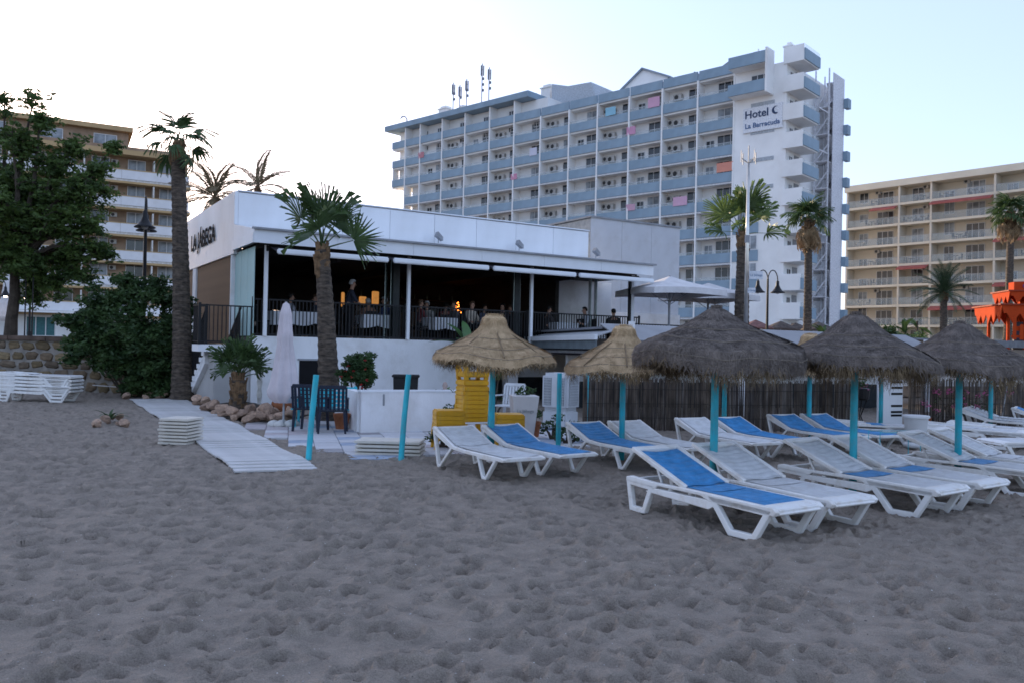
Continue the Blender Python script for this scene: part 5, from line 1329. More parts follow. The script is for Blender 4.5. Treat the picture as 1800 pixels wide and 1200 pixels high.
# ================================================================== straw parasols
def thatch_mesh(prof, m_, fr_m, seed, nst, nfr, fringe=.25, knot=True, w=.006):
    r_ = random.Random(seed); n = len(prof)
    Lc = [0]
    for i in range(n-1): Lc.append(Lc[-1]+math.hypot(prof[i+1][0]-prof[i][0], prof[i+1][1]-prof[i][1]))
    T = Lc[-1]
    ph = [r_.uniform(0, 6.28) for _ in range(4)]
    def rimz(a): return .045*math.sin(2*a+ph[0])+.03*math.sin(5*a+ph[1])+.012*math.sin(11*a+ph[2])
    def P(s, a, off=0.):
        s = max(0, min(T, s))
        for i in range(n-1):
            if s <= Lc[i+1]+1e-9: break
        t = (s-Lc[i])/(Lc[i+1]-Lc[i]); r = prof[i][0]+(prof[i+1][0]-prof[i][0])*t; z = prof[i][1]+(prof[i+1][1]-prof[i][1])*t
        dr, dz = prof[i+1][0]-prof[i][0], prof[i+1][1]-prof[i][1]; l = math.hypot(dr, dz)
        rr = r+off*(-dz/l); zz = z+off*(dr/l)+rimz(a)*(s/T)**2
        rr *= 1+.025*math.sin(3*a+ph[3])*(s/T)
        return Vector((rr*math.cos(a), rr*math.sin(a), zz))
    m = MB(); seg = 48; ns = 18; V = []
    for j in range(ns+1):
        for k in range(seg):
            a = 2*math.pi*k/seg; V.append(P(T*j/ns, a, .012*math.sin(j*2.1+k)*.5))
    m.add(V, [(j*seg+k, (j+1)*seg+k, (j+1)*seg+(k+1) % seg, j*seg+(k+1) % seg) for j in range(ns) for k in range(seg)])
    for q in range(nst):
        s = T*(r_.random()**.62)*.98; a = r_.uniform(0, 2*math.pi); l = r_.uniform(.05, .14); da = r_.gauss(0, .22)/(1+3*s)
        p0 = P(s, a, r_.uniform(-.004, .008)); p1 = P(s+l, a+da, r_.uniform(.0, .011)+.012*max(0, math.sin(s*31+ph[0]))**6); 
        if s+l > T: p1 = P(T, a+da, .01)+Vector((0, 0, -(s+l-T)*r_.uniform(.3, 1)))
        tn = Vector((-math.sin(a), math.cos(a), 0))*w*r_.uniform(.6, 1.6)
        m.add([p0-tn, p0+tn, p1+tn*.5, p1-tn*.5], [(0, 1, 2, 3)])
    if knot:
        r0, z0 = prof[0][0], prof[0][1]
        for q in range(420):
            a = r_.uniform(0, 6.28); rr = r_.uniform(.1, 1); kr = max(.06, r0)
            p0 = Vector((rr*kr*math.cos(a), rr*kr*math.sin(a), z0-.12)); p1 = Vector((rr*kr*r_.uniform(1, 1.4)*math.cos(a), rr*kr*r_.uniform(1, 1.4)*math.sin(a), z0+r_.uniform(-.01, .035)))
            tn = Vector((-math.sin(a), math.cos(a), 0))*w*1.4
            m.add([p0-tn, p0+tn, p1+tn*.4, p1-tn*.4], [(0, 1, 2, 3)])
    me1 = m.mesh('thatch', m_)
    f = MB()
    for q in range(nfr):
        a = r_.uniform(0, 2*math.pi); clump = .55+.45*math.sin(7*a+ph[1])*math.sin(3*a+ph[2])
        l = fringe*r_.uniform(.25, 1.)*clump; p0 = P(T-r_.uniform(0, .06), a, r_.uniform(-.10, .0)); out = Vector((math.cos(a), math.sin(a), 0))
        p1 = p0+out*r_.uniform(-.05, .04)+Vector((r_.gauss(0, .03), r_.gauss(0, .03), -l*.6)); p2 = p1+out*r_.uniform(-.05, .03)+Vector((r_.gauss(0, .03), r_.gauss(0, .03), -l*.5))
        tn = Vector((-math.sin(a), math.cos(a), 0))*w*r_.uniform(.5, 1.2)
        f.add([p0-tn, p0+tn, p1+tn*.8, p1-tn*.8, p2+tn*.2, p2-tn*.2], [(0, 1, 2, 3), (3, 2, 4, 5)])
    me2 = f.mesh('fringe', fr_m)
    b = MB()
    for s in (.45, .7, .9):
        b.tube([P(T*s, 2*math.pi*i/24, .012) for i in range(25)], .004, 4, cap=False)
    me3 = b.mesh('binding', mat('binding_rope', (.24, .2, .155), .9))
    return me1, me2, me3
PY = [(.12, 2.12), (.18, 2.07), (.17, 1.99), (.28, 1.87), (.48, 1.74), (.70, 1.63), (.84, 1.55), (.90, 1.46)]
PG = [(.02, 2.155), (.11, 2.12), (.235, 2.03), (.38, 1.945), (.56, 1.865), (.76, 1.785), (.91, 1.70), (.94, 1.58), (.92, 1.50)]
PG2 = [(.02, 2.15), (.13, 2.12), (.22, 2.04), (.38, 1.91), (.60, 1.79), (.80, 1.69), (.93, 1.61), (.94, 1.52)]
TY = [thatch_mesh(PY, STRAWY, mat('straw_fringe_yellow', (.30, .21, .11), .95, .3, 12, col2=(.14, .095, .05)), s, 11000, 2300, .22, w=.004) for s in (1, 2)]
TG = [thatch_mesh(PG, STRAWG, STRAWB, 3, 15000, 2300, .27, w=.004), thatch_mesh(PG2, STRAWG, STRAWB, 4, 13000, 2700, .34, w=.004), thatch_mesh(PG2, STRAWG, STRAWB, 6, 12000, 2600, .34, w=.004)]
def parasol(p, kind, label, rz=0, h=1.0, pole_lean=(0, 0)):
    t = thing('straw_parasol', label, 'parasol', p, rz, 'straw parasols on the beach')
    me1, me2, me3 = kind
    off = 2.13*(h-1)
    link('thatch', me1, t, (0, 0, off), kind='stuff'); link('fringe', me2, t, (0, 0, off), kind='stuff'); link('binding', me3, t, (0, 0, off))
    m = MB(); m.tube([(pole_lean[0], pole_lean[1], -.25), (pole_lean[0]*.5, pole_lean[1]*.5, 1.0), (0, 0, 2.02+off)], [.046, .043, .038], 12); m.build('pole', TEAL, t, smooth=True)
    m = MB()
    for k in range(8):
        a = k*math.pi/4+.2; m.tube([(0, 0, 2.0+off), (.5*math.cos(a), .5*math.sin(a), 1.76+off), (.86*math.cos(a), .86*math.sin(a), 1.53+off)], .011, 5)
    m.build('ribs', mat('rib_wood', (.2, .14, .08), .8), t)
    return t
def wp(px, Y): return Vector((at(px, 620, Y).x, Y, 0))
parasol(wp(867, 12.0), TY[0], 'yellow straw parasol left of all, standing between a white and a blue lounger', 0)
parasol(wp(1096, 12.6), TY[1], 'yellow straw parasol second from the left with its rim behind the big grey one', 1.3, .955)
parasol(wp(1258, 9.2), TG[0], 'nearest and largest grey straw parasol standing behind the blue lounger', .4)
parasol(wp(1503, 9.9), TG[1], 'grey straw parasol between the two pairs of white loungers', 1.0)
parasol(wp(1687, 11.0), TG[2], 'grey straw parasol at the right edge below the orange tower', 2.2, .985)
parasol(wp(1275, 15.3), TG[1], 'grey straw parasol hidden behind the nearest one, thin pole by a blue lounger', 3.1, .93)
parasol(wp(1424, 15.6), TY[0], 'straw parasol with a yellow top hidden behind the gap of two grey ones', 2.1, .96)
parasol(wp(1550, 17.0), TG[2], 'grey straw parasol far back before the gap in the reed fence', .7, .93)
parasol(wp(1743, 18.2), TG[1], 'grey straw parasol farthest right, pole between two white loungers', 5, .95)
for (px, py, top, lean, lab) in ((540, 810, 658, .10, 'bare turquoise pole leaning by the near end of the boardwalk'), (703, 807, 657, .10, 'bare turquoise pole right of the boardwalk before the low white wall'),
                           (858, 785, 645, .06, 'bare turquoise pole close left of the first straw parasol pole'), (981, 790, 655, .0, 'bare turquoise pole in front of the white air cooler'), (1033, 757, 652, 0, 'turquoise pole top behind the left end of the reed fence')):
    p = gr(px, py); 
    if px == 1033: p = wp(1033, 18.3)
    h = CAM.z-(top-gr_h(px))/FPX*p.y if False else 0
    d = ray(px, top); zt = CAM.z+d.z/d.y*p.y
    m = MB(); m.tube([(0, 0, -.3), (lean*.5, 0, zt/2), (lean, 0, zt)], [.043, .041, .04], 12)
    props(fixn(m.build('turquoise_pole', TEAL, loc=p, smooth=True, auto=40)), lab, 'pole', 'bare turquoise poles')

# ================================================================== reed fence
FP = [(1.55, 17.4), (4.2, 17.6), (7.0, 18.2), (7.75, 18.45)]
FP2 = [(9.35, 19.3), (12.5, 20.6), (17, 22.5), (24, 25)]
REED = [mat('reed_%d' % i, c, .9, .25, 8, stretch=(1, 1, .3), dirt=(.11, .10, .10), dirtamt=.5, dscale=2) for i, c in enumerate([(.095, .075, .06), (.125, .10, .08), (.065, .052, .045), (.17, .15, .135)])]
def reed_fence(path, top, label, seed):
    r_ = random.Random(seed); t = thing('reed_fence', label, 'fence', (0, 0, 0)); total = 0
    for i in range(len(path)-1):
        a = Vector((*path[i], 0)); b = Vector((*path[i+1], 0)); d = (b-a); L_ = d.length; d.normalize(); nrm = Vector((-d.y, d.x, 0))
        m = MB(); x = 0
        while x < L_:
            w_ = r_.uniform(.008, .016); h = top+r_.uniform(-.05, .03)+.03*math.sin((total+x)*1.3); o = a+d*x+nrm*r_.uniform(-.012, .012); m.mi = r_.choice([0, 0, 1, 1, 2, 2, 3])
            tl = d*r_.gauss(0, .012)
            m.add([o-d*w_+Vector((0, 0, -.1)), o-nrm*w_*.8+Vector((0, 0, -.1)), o+d*w_+Vector((0, 0, -.1)), o-d*w_+tl+Vector((0, 0, h)), o-nrm*w_*.8+tl+Vector((0, 0, h)), o+d*w_+tl+Vector((0, 0, h))], [(0, 1, 4, 3), (1, 2, 5, 4), (2, 0, 3, 5), (3, 4, 5)])
            x += w_*1.55
        m.build('reeds', REED, t, kind='stuff'); total += L_
        m = MB()
        for z in (.25, .55, .85): m.beam(a-nrm*.03+Vector((0, 0, z)), b-nrm*.03+Vector((0, 0, z+.02)), .006, .008)
        m.build('wire', mat('wire_dark', (.03, .028, .025), .7), t)
        for q in (0, L_/2, L_-.1):
            o = a+d*q+nrm*.05; m = MB(); m.tube([(o.x, o.y, -.1), (o.x, o.y, top+.06)], .03, 7); m.build('post', mat('post_wood', (.2, .15, .11), .9, .2, 5), t)
    return t
reed_fence(FP, 1.08, 'long dark reed fence screening the bar, from the air cooler to the gate', 61)
reed_fence(FP2, 1.12, 'dark reed fence right of the gate with pink flowers before it', 62)
# gate board, barbecue, post lamp
p = Vector((8.75, 19.1, 0)); t = thing('gate_board', 'white gate board with black horizontal slots in the gap of the reed fence', 'gate', p, R(22))
m = MB(); m.cbox((-.38, -.02, -.05), (.38, .02, 1.45), .005); m.build('panel', WHITEP, t)
for z in (1.05, .92, .78, .5, .36, .28): bx(t, 'slot', (.02, -.026, z), (.36, -.0205, z+.05), DARK)
p = Vector((7.95, 18.9, 0)); t = thing('planter_stand', 'black planter with pink flowers on a tall black iron stand at the fence gap', 'planter', p)
m = MB(); 
for a in range(4): q = a*1.57+.78; m.tube([(.16*math.cos(q), .16*math.sin(q), 0), (.05*math.cos(q), .05*math.sin(q), .3), (.18*math.cos(q), .18*math.sin(q), .66)], .014, 5)
m.build('stand', BLACKM, t)
m = MB(); m.lathe([(.18, .66), (.22, .7), (.24, .92), (.2, .93), (.01, .9)], 16); m.build('pot', BLACKM, t)
m = MB(); leaves_at(m, (0, 0, 1.02), .2, 160, .05, rnd); m.build('foliage', LEAF, t)
m = MB(); leaves_at(m, (0, -.05, .93), .24, 40, .03, rnd); m.build('flowers', mat('flower_pink', (.55, .12, .28), .6), t)
p = Vector((10.4, 19.35, 0)); t = thing('flowering_plant', 'low plant with small pink flowers in a terracotta pot before the right reed fence', 'plant', p)
m = MB(); m.lathe([(.01, 0), (.13, 0), (.19, .26), (.17, .26), (.02, .24)], 16); m.build('pot', mat('pot_orange', (.42, .12, .04), .7), t, loc=(-.75, 0, 0))
m = MB(); r5 = random.Random(5)
for k in range(11): m.tube([(r5.uniform(-.7, .2), 0, .1), (r5.uniform(-.5, .9), -.1, .6), (r5.uniform(-.6, 1.3), -.15, r5.uniform(.55, .98))], .006, 4)
m.build('stem', WOODB, t)
m = MB()
for k in range(16): leaves_at(m, (r5.uniform(-.8, 1.3), -.15, r5.uniform(.4, 1.0)), .09, 16, .028, r5)
m.build('flowers', mat('flower_pink', (.55, .12, .28), .6), t)
m = MB()
for k in range(12): leaves_at(m, (r5.uniform(-.8, 1.2), -.1, r5.uniform(.1, .8)), .12, 12, .035, r5)
m.build('foliage', LEAF, t)
m = MB(); m.tube([(0, 0, 0), (.12, 0, .85), (.2, 0, 1.42)], .012, 6); t = thing('garden_torch', 'thin white spotted stick with a round white top before the right reed fence', 'stick', Vector((11.55, 19.5, 0)))
m.build('stick', mat('stick_white', (.5, .5, .5), .5, .5, 9, col2=(.05, .05, .05)), t); m = MB(); m.lathe([(.001, -.06), (.045, -.04), (.06, 0), (.045, .04), (.001, .06)], 12); m.build('ball', WHITEP, t, True, loc=(.2, 0, 1.47))

# ================================================================== sun loungers
def sling(m_, xs, zs_, y0, y1, rib=.085, amp=.014, thick=.012, sag=.035):
    """ribbed sling following a profile between xs"""
    m = MB(); pts = []
    tot = 0; 
    n = len(xs)
    seglen = [math.hypot(xs[i+1]-xs[i], zs_[i+1]-zs_[i]) for i in range(n-1)]; T = sum(seglen); N_ = max(4, int(T/(rib/8))); ny = 5
    V = []; V2 = []
    for j in range(N_+1):
        s = T*j/N_; k = 0; q = s
        while k < n-2 and q > seglen[k]: q -= seglen[k]; k += 1
        t = q/seglen[k]; x = xs[k]+(xs[k+1]-xs[k])*t; z = zs_[k]+(zs_[k+1]-zs_[k])*t
        for i in range(ny+1):
            u_ = i/ny; y = y0+(y1-y0)*u_; dz = -sag*math.sin(math.pi*u_)+amp*abs(math.sin(math.pi*s/rib))**.6*min(1, 2.2*math.sin(math.pi*u_))
            V.append((x, y, z+dz)); V2.append((x, y, z+dz-thick))
    W = ny+1
    for j in range(N_):
        for i in range(ny):
            a = j*W+i; 
            pass
    F = [(j*W+i, j*W+i+1, (j+1)*W+i+1, (j+1)*W+i) for j in range(N_) for i in range(ny)]
    m.add(V, F); m.add(V2, [f[::-1] for f in F]); return m.mesh('sling', m_, True)
def bevel(o, w_=.008, seg=2):
    b = o.modifiers.new('bevel', 'BEVEL'); b.width = w_; b.segments = seg; b.limit_method = 'ANGLE'; b.angle_limit = R(35)
    o.data.polygons.foreach_set('use_smooth', [True]*len(o.data.polygons)); 
    try: o.data.set_sharp_from_angle(angle=R(50))
    except Exception: pass
    return o
W_ = .64; TH = .055
MY = Matrix.Identity(4)
MC = {}
def flatbar(m, p, q, y0, y1, wd):
    p = Vector((p[0], 0, p[1])); q = Vector((q[0], 0, q[1])); d = (q-p).normalized(); n_ = Vector((-d.z, 0, d.x))*wd/2
    m.prism([(p.x-n_.x, p.z-n_.z), (q.x-n_.x, q.z-n_.z), (q.x+n_.x, q.z+n_.z), (p.x+n_.x, p.z+n_.z)], y0, y1)
def leg_loop(pts, wd=.06):
    m = MB()
    # closed outline band between outer and inner trapezoid
    n = len(pts); c = Vector((sum(p[0] for p in pts)/n, sum(p[1] for p in pts)/n))
    inner = []
    for i in range(n):
        a = Vector(pts[i-1]); b = Vector(pts[i]); d = Vector(pts[(i+1) % n]); e1 = (b-a).normalized(); e2 = (d-b).normalized()
        n1 = Vector((-e1.y, e1.x)); n2_ = Vector((-e2.y, e2.x)); 
        if n1.dot(c-b) < 0: n1 = -n1
        if n2_.dot(c-b) < 0: n2_ = -n2_
        bis = (n1+n2_).normalized(); inner.append(b+bis*(wd/max(.35, bis.dot(n1))))
    V = []
    for y in (0, TH): V += [(p[0], y, p[1]) for p in pts]+[(p.x, y, p.y) for p in inner]
    F = []
    for i in range(n):
        j = (i+1) % n
        F += [(i, j, n+j, n+i), (2*n+i, 3*n+i, 3*n+j, 2*n+j), (i, 2*n+i, 2*n+j, j), (n+i, n+j, 3*n+j, 3*n+i)]
    m.add(V, F); return m
def lounger_A(label, p, head, cols, group='white plastic sun loungers', flat=False, material=RESIN):
    t = thing('sun_lounger', label, 'sun lounger', p, R(head)+rnd.uniform(-.02, .02), group); t.scale = (1.03, 1.06, 1)
    k = ('A', flat, material.name)
    if k not in MC:
        hd = leg_loop([(.0, .33), (.40, .31), (.28, .0), (.06, .0)], .055); ft = leg_loop([(1.10, .33), (1.84, .31), (1.66, .0), (1.36, .0)], .06)
        MC[k] = [x.mesh('leg', material) for x in (hd, ft)]
        s_ = MB()
        for (ya, yb) in ((0, TH-.003), (W_-TH+.003, W_)):
            s_.prism([(.0, .30), (.42, .28), (.46, .315), (1.02, .31), (1.14, .27), (1.86, .26), (1.88, .30), (1.84, .335), (.78, .35), (.40, .345), (.06, .365), (.0, .35)], ya, yb)
            s_.prism([(.28, .235), (1.12, .195), (1.22, .25), (1.10, .285), (.85, .283), (.40, .285)], ya+.002, yb+.006)
        s_.box((1.80, TH-.004, .262), (1.872, W_-TH+.004, .318)); s_.box((.0, TH-.004, .29), (.05, W_-TH+.004, .33)); s_.box((.55, TH-.004, .26), (.60, W_-TH+.004, .30)); s_.box((1.2, TH-.004, .25), (1.26, W_-TH+.004, .285))
        MC[k].append(s_.mesh('frame', material))
        b = MB(); top = (.06, .35+.30) if not flat else (.03, .39); hin = (.80, .35)
        for y0 in (.012, W_-.062): flatbar(b, hin, top, y0, y0+.05, .045)
        dx = Vector((top[0]-hin[0], 0, top[1]-hin[1])).normalized()
        flatbar(b, (top[0]-dx.x*.0, top[1]), (top[0]-dx.x*.07, top[1]-dx.z*.07), .063, W_-.063, .045)
        if not flat: b.beam((.42, .1, .33), (.34, .1, .50), .02, .03); b.beam((.42, W_-.1, .33), (.34, W_-.1, .50), .02, .03)
        MC[k].append(b.mesh('backrest', material)); MC[k] += [top, hin]
    hd, ft, fr_, bk, top, hin = MC[k]
    for y in (0, W_-TH): bevel(link('leg', hd, t, (0, y, 0))); bevel(link('leg', ft, t, (0, y, 0)))
    bevel(link('frame', fr_, t)); b_o = bevel(link('backrest', bk, t))
    cb, ch, cs = cols
    def SL(c, xs, zz, y0, y1, amp=.026, sag=.035):
        kk = (c.name, tuple(xs), tuple(zz)); 
        if kk not in MC: MC[kk] = sling(c, xs, zz, y0, y1, amp=amp, sag=sag)
        return MC[kk]
    dx = Vector((top[0]-hin[0], top[1]-hin[1])); 
    link('back_sling', SL(cb, [top[0]+.06, hin[0]], [top[1]-.02, hin[1]+.012], .058, W_-.058), t)
    link('hip_sling', SL(ch, [.80, 1.08], [.356, .349], .05, W_-.05, .006, .012), t)
    link('seat_sling', SL(cs, [1.082, 1.72], [.349, .337], .05, W_-.05, .006, .012), t)
    if 'fp' not in MC:
        e = MB(); e.prism([(1.722, .340), (1.79, .336), (1.85, .314), (1.885, .28), (1.87, .262), (1.82, .29), (1.722, .316)], .05, W_-.05); MC['fp'] = e.mesh('foot_panel', material)
    bevel(fixn(link('foot_panel', MC['fp'], t)), .006)
    return t
def lounger_B(label, p, head, cols, group='white plastic sun loungers', tilt=0):
    t = thing('sun_lounger', label, 'sun lounger', p, R(head), group)
    if 'B' not in MC:
        hd = leg_loop([(.015, .50), (.17, .0), (.25, .0), (.60, .315)], .04); ft = leg_loop([(1.22, .29), (1.37, .0), (1.47, .0), (1.72, .29)], .04)
        MC['B'] = [x.mesh('leg', RESIN) for x in (hd, ft)]
        s_ = MB(); prof = [(.0, .50), (.02, .545), (.06, .55), (.62, .335), (.9, .318), (1.80, .318), (1.88, .295), (1.86, .265), (.9, .27), (.6, .285), (.06, .495)]
        s_.prism(prof, 0, .045); s_.prism(prof, W_-.045, W_); s_.box((1.79, .044, .266), (1.87, W_-.044, .312)); s_.box((.025, .044, .50), (.085, W_-.044, .54)); s_.box((.62, .044, .275), (.66, W_-.044, .305)); s_.box((1.3, .044, .27), (1.34, W_-.044, .3))
        MC['B'].append(s_.mesh('frame', RESIN))
    hd, ft, fr_ = MC['B']
    for y in (.002, W_-TH-.002): bevel(link('leg', hd, t, (0, y, 0))); bevel(link('leg', ft, t, (0, y, 0)))
    bevel(link('frame', fr_, t))
    for nm, c, xs, zz in (('back_sling', cols[0], [.085, .62], [.545, .345]), ('seat_sling', cols[1], [.625, .9, 1.79], [.343, .328, .322])):
        kk = (c.name, tuple(xs), tuple(zz))
        if kk not in MC: MC[kk] = sling(c, xs, zz, .046, W_-.046, .085, .018)
        link(nm, MC[kk], t)
    return t
def perp(p, head, d): a = R(head); return Vector(p)+Vector((-math.sin(a), math.cos(a), 0))*d
Bc, Wc = BLUEF, WHITEF
hA = -56; pA = Vector((1.24, 8.78, -.02))
lounger_A('nearest sun lounger, its whole sling bright blue', pA, hA, (Bc, Bc, Bc))
lounger_A('all white sun lounger just right of the nearest blue one', perp(pA, hA, .90), hA-2, (Wc, Wc, Wc))
pB = Vector((3.22, 9.95, -.02)); hB = -55
lounger_A('white sun lounger with a blue hip strip, left of the second grey parasol pole', pB, hB, (Wc, Bc, Wc))
lounger_A('white sun lounger with a small blue hip strip, right of the second grey parasol pole', perp(pB, hB, .90), hB+1, (Wc, Bc, Wc))
pC = Vector((5.17, 11.2, -.02)); hC = -50
lounger_A('white sun lounger with a blue hip strip, left of the rightmost grey parasol pole', pC, hC, (Wc, Bc, Wc))
lounger_A('all white sun lounger cut by the right picture edge beside the right grey parasol pole', perp(pC, hC, .92), hC+2, (Wc, Wc, Wc))
hD = -57; pD = Vector((-1.10, 11.62, 0))
lounger_B('white sun lounger farthest left, left of the first yellow parasol pole', pD, hD, (Wc, Wc))
lounger_B('blue sun lounger right of the first yellow parasol pole', perp(pD, hD, .80), hD+2, (Bc, Bc))
hE = -60; pE = Vector((.84, 12.8, 0))
lounger_B('blue sun lounger left of the second yellow parasol pole', pE, hE, (Bc, Bc))
lounger_B('white sun lounger behind the blue one at the second yellow parasol', perp(pE, hE, .80), hE, (Wc, Wc))
hF = -63; pF = Vector((2.78, 14.1, 0))
lounger_B('white sun lounger with its back to the reed fence, left of the thin pole', pF, hF, (Wc, Wc))
lounger_B('blue sun lounger with its back to the reed fence, right of the thin pole', perp(pF, hF, .80), hF, (Bc, Bc))
hG = -66; pG = Vector((4.75, 15.4, 0))
lounger_B('blue sun lounger left of the pole of the hidden yellow parasol', pG, hG, (Bc, Bc))
lounger_B('blue sun lounger right of the pole of the hidden yellow parasol', perp(pG, hG, .80), hG, (Bc, Bc))
lounger_A('flat white sun lounger with blue strips seen end on before the gate', Vector((6.05, 15.9, 0)), -12, (Wc, Bc, Wc), flat=True)
lounger_A('flat white sun lounger right of the white bin', Vector((7.7, 16.0, 0)), -35, (Wc, Wc, Wc), flat=True)
lounger_A('second flat white sun lounger right of the white bin', Vector((8.5, 16.2, 0)), -35, (Wc, Wc, Wc), flat=True)
hI = -38; pI = Vector((9.95, 18.4, 0))
lounger_B('white sun lounger left of the farthest parasol pole', pI, hI, (Wc, Wc))
lounger_B('white sun lounger right of the farthest parasol pole', perp(pI, hI, .85), hI, (Wc, Wc))
lounger_B('blue sun lounger at the far right edge by the fence', Vector((11.6, 19.2, 0)), -38, (Bc, Bc))
lounger_A('flat white sun lounger lying across behind the right pair of loungers', Vector((9.7, 14.0, 0)), 186, (Wc, Wc, Wc), flat=True)
# stack of five at the left
hs = (gr(0, 706)).x
for k in range(5):
    p = Vector((-13.45+.02*(k % 2), 21.6, .092*k))
    lounger_A(['bottom white lounger of the stack by the stone wall', 'second white lounger from the bottom of the stack by the stone wall', 'middle white lounger of the stack by the stone wall', 'second white lounger from the top of the stack by the stone wall', 'top white lounger of the stack by the stone wall'][k], p, 1.5, (Wc, Wc, Wc), 'stacked white loungers by the stone wall', flat=True)
# ================================================================== patio things
CR = mat('cream_board', (.64, .60, .53), .7, .06, 4, .1, 40, dirt=(.44, .37, .28), dirtamt=.5, dscale=3)
def boards(p, rz, sx, sy, n, th, gap, label, grp):
    for k in range(n):
        m = MB(); m.cbox((-sx/2, -sy/2, 0), (sx/2, sy/2, th), .008); 
        # slat grooves on the edge
        o = m.build('wooden_board', CR, loc=(p.x+rnd.uniform(-.012, .012), p.y+rnd.uniform(-.012, .012), p.z+k*(th+gap)), rot=(0, 0, rz+rnd.uniform(-.015, .015)))
        w_ = 'top' if k == n-1 else 'bottom' if k == 0 else 'number %d from the ground' % (k+1)
        props(o, label % ({0: 'bottom', 1: 'second lowest', 2: 'third lowest', 3: 'fourth lowest', 4: 'fourth from top', 5: 'third from top', 6: 'second from top', 7: 'topmost'}[k if n == 8 else (k if k < n-1 else 7)]), 'board', grp)
boards(gr(307, 781)+Vector((0, .25, 0)), R(-8), .50, .52, 8, .038, .016, 'cream slatted board, %s of the square stack left of the boardwalk', 'cream boards stacked left of the boardwalk')
boards(gr(682, 800)+Vector((0, .25, 0)), R(-3), 1.0, .55, 4, .04, .018, 'cream board, %s of the low stack beside the turquoise pole', 'cream boards stacked by the turquoise pole')
# low white wall
lw = thing('low_wall', 'low white wall with a corner around the patio planter', 'wall', (0, 0, 0))
A, B, C = gr(590, 738), gr(630, 761), gr(803, 757)
A.z = B.z = C.z = 0
m = MB(); m.beam(B+Vector((.0, .1, .37)), C+Vector((0, .1, .37)), .2, .82); m.build('front_wall', WHITE, lw)
m = MB(); m.beam(B+Vector((.02, .18, .365)), A+Vector((.02, .0, .365)), .18, .81); m.build('side_wall', WHITE, lw)
m = MB(); m.beam(B+Vector((-.03, .1, .795)), C+Vector((0, .1, .795)), .24, .035); m.build('coping', WHITEP, lw)
m = MB(); m.cbox((-.02, -.02, 0), (.02, 0, .22), .005); m.build('tap', GREYM, lw, loc=B.lerp(C, .24)+Vector((0, -.0, .52)))
# bin behind the wall
t = thing('wheelie_bin', 'black bin with a flat lid behind the low white wall', 'bin', at(713, 690, 18.2)*1.0, .1)
t.location.z = 0
m = MB(); m.prism([(-.24, 0), (.24, 0), (.27, .98), (-.27, .98)], -.22, .22); fixn(m.build('body', BLACKM, t)); m = MB(); m.cbox((-.30, -.27, .982), (.30, .27, 1.04), .015); m.build('lid', BLACKM, t)
bevel(t.children[0], .01)
# bougainvillea
p = at(630, 690, 17.6); t = shrub('bougainvillea', 'round dark bush with red flowers behind the low white wall', (p.x, 17.6, 0), [(0, 0, 1.15, .40), (.15, 0, 1.35, .28), (-.2, 0, 1.05, .3), (.2, 0, .98, .3), (-.05, -.1, 1.25, .3)], 16000, .036, 71, LEAF, cat='bush')
m = MB()
for k in range(11): a = rnd.uniform(0, 6.28); leaves_at(m, (.34*math.cos(a), -.3, 1.08+.34*math.sin(a)*rnd.random()-(.1 if k % 2 else 0)), .035, 9, .018, rnd)
m.build('flowers', mat('flower_red', (.55, .02, .035), .6), t)
m = MB(); m.lathe([(.01, 0), (.18, 0), (.25, .55), (.22, .55), (.02, .5)], 16); m.build('pot', TERRA, t)
# little things behind the wall
p = at(783, 690, 17.2); shrub('potted_plant', 'small green plant beside a pinkish stone figure behind the low white wall', (p.x, 17.2, .55), [(0, 0, .16, .16), (-.2, 0, .14, .12), (.2, 0, .12, .12)], 3500, .035, 72, LEAFB, cat='plant')
t = thing('garden_figure', 'small pinkish stone figure behind the low white wall', 'statue', (at(782, 690, 17.0).x, 17.0, .45)); m = MB(); m.lathe([(.01, 0), (.09, 0), (.06, .1), (.05, .22), (.07, .3), (.04, .36), (.055, .42), (.04, .48), (.005, .5)], 12); m.build('body', mat('stone_pink', (.42, .32, .28), .8), t, True)
# statue post at left
t = thing('garden_figure', 'thin white weathered statue column beside the closed parasol', 'statue', gr(455, 722)); t.location.y += 1.0; t.location.x -= .3
m = MB(); m.lathe([(.01, 0), (.10, 0), (.10, .08), (.05, .14), (.07, .35), (.045, .5), (.075, .68), (.05, .78), (.09, .86), (.10, .98), (.02, .99)], 12); m.build('column', mat('statue_white', (.5, .48, .44), .8, .2, 6, .5, 20), t, True)
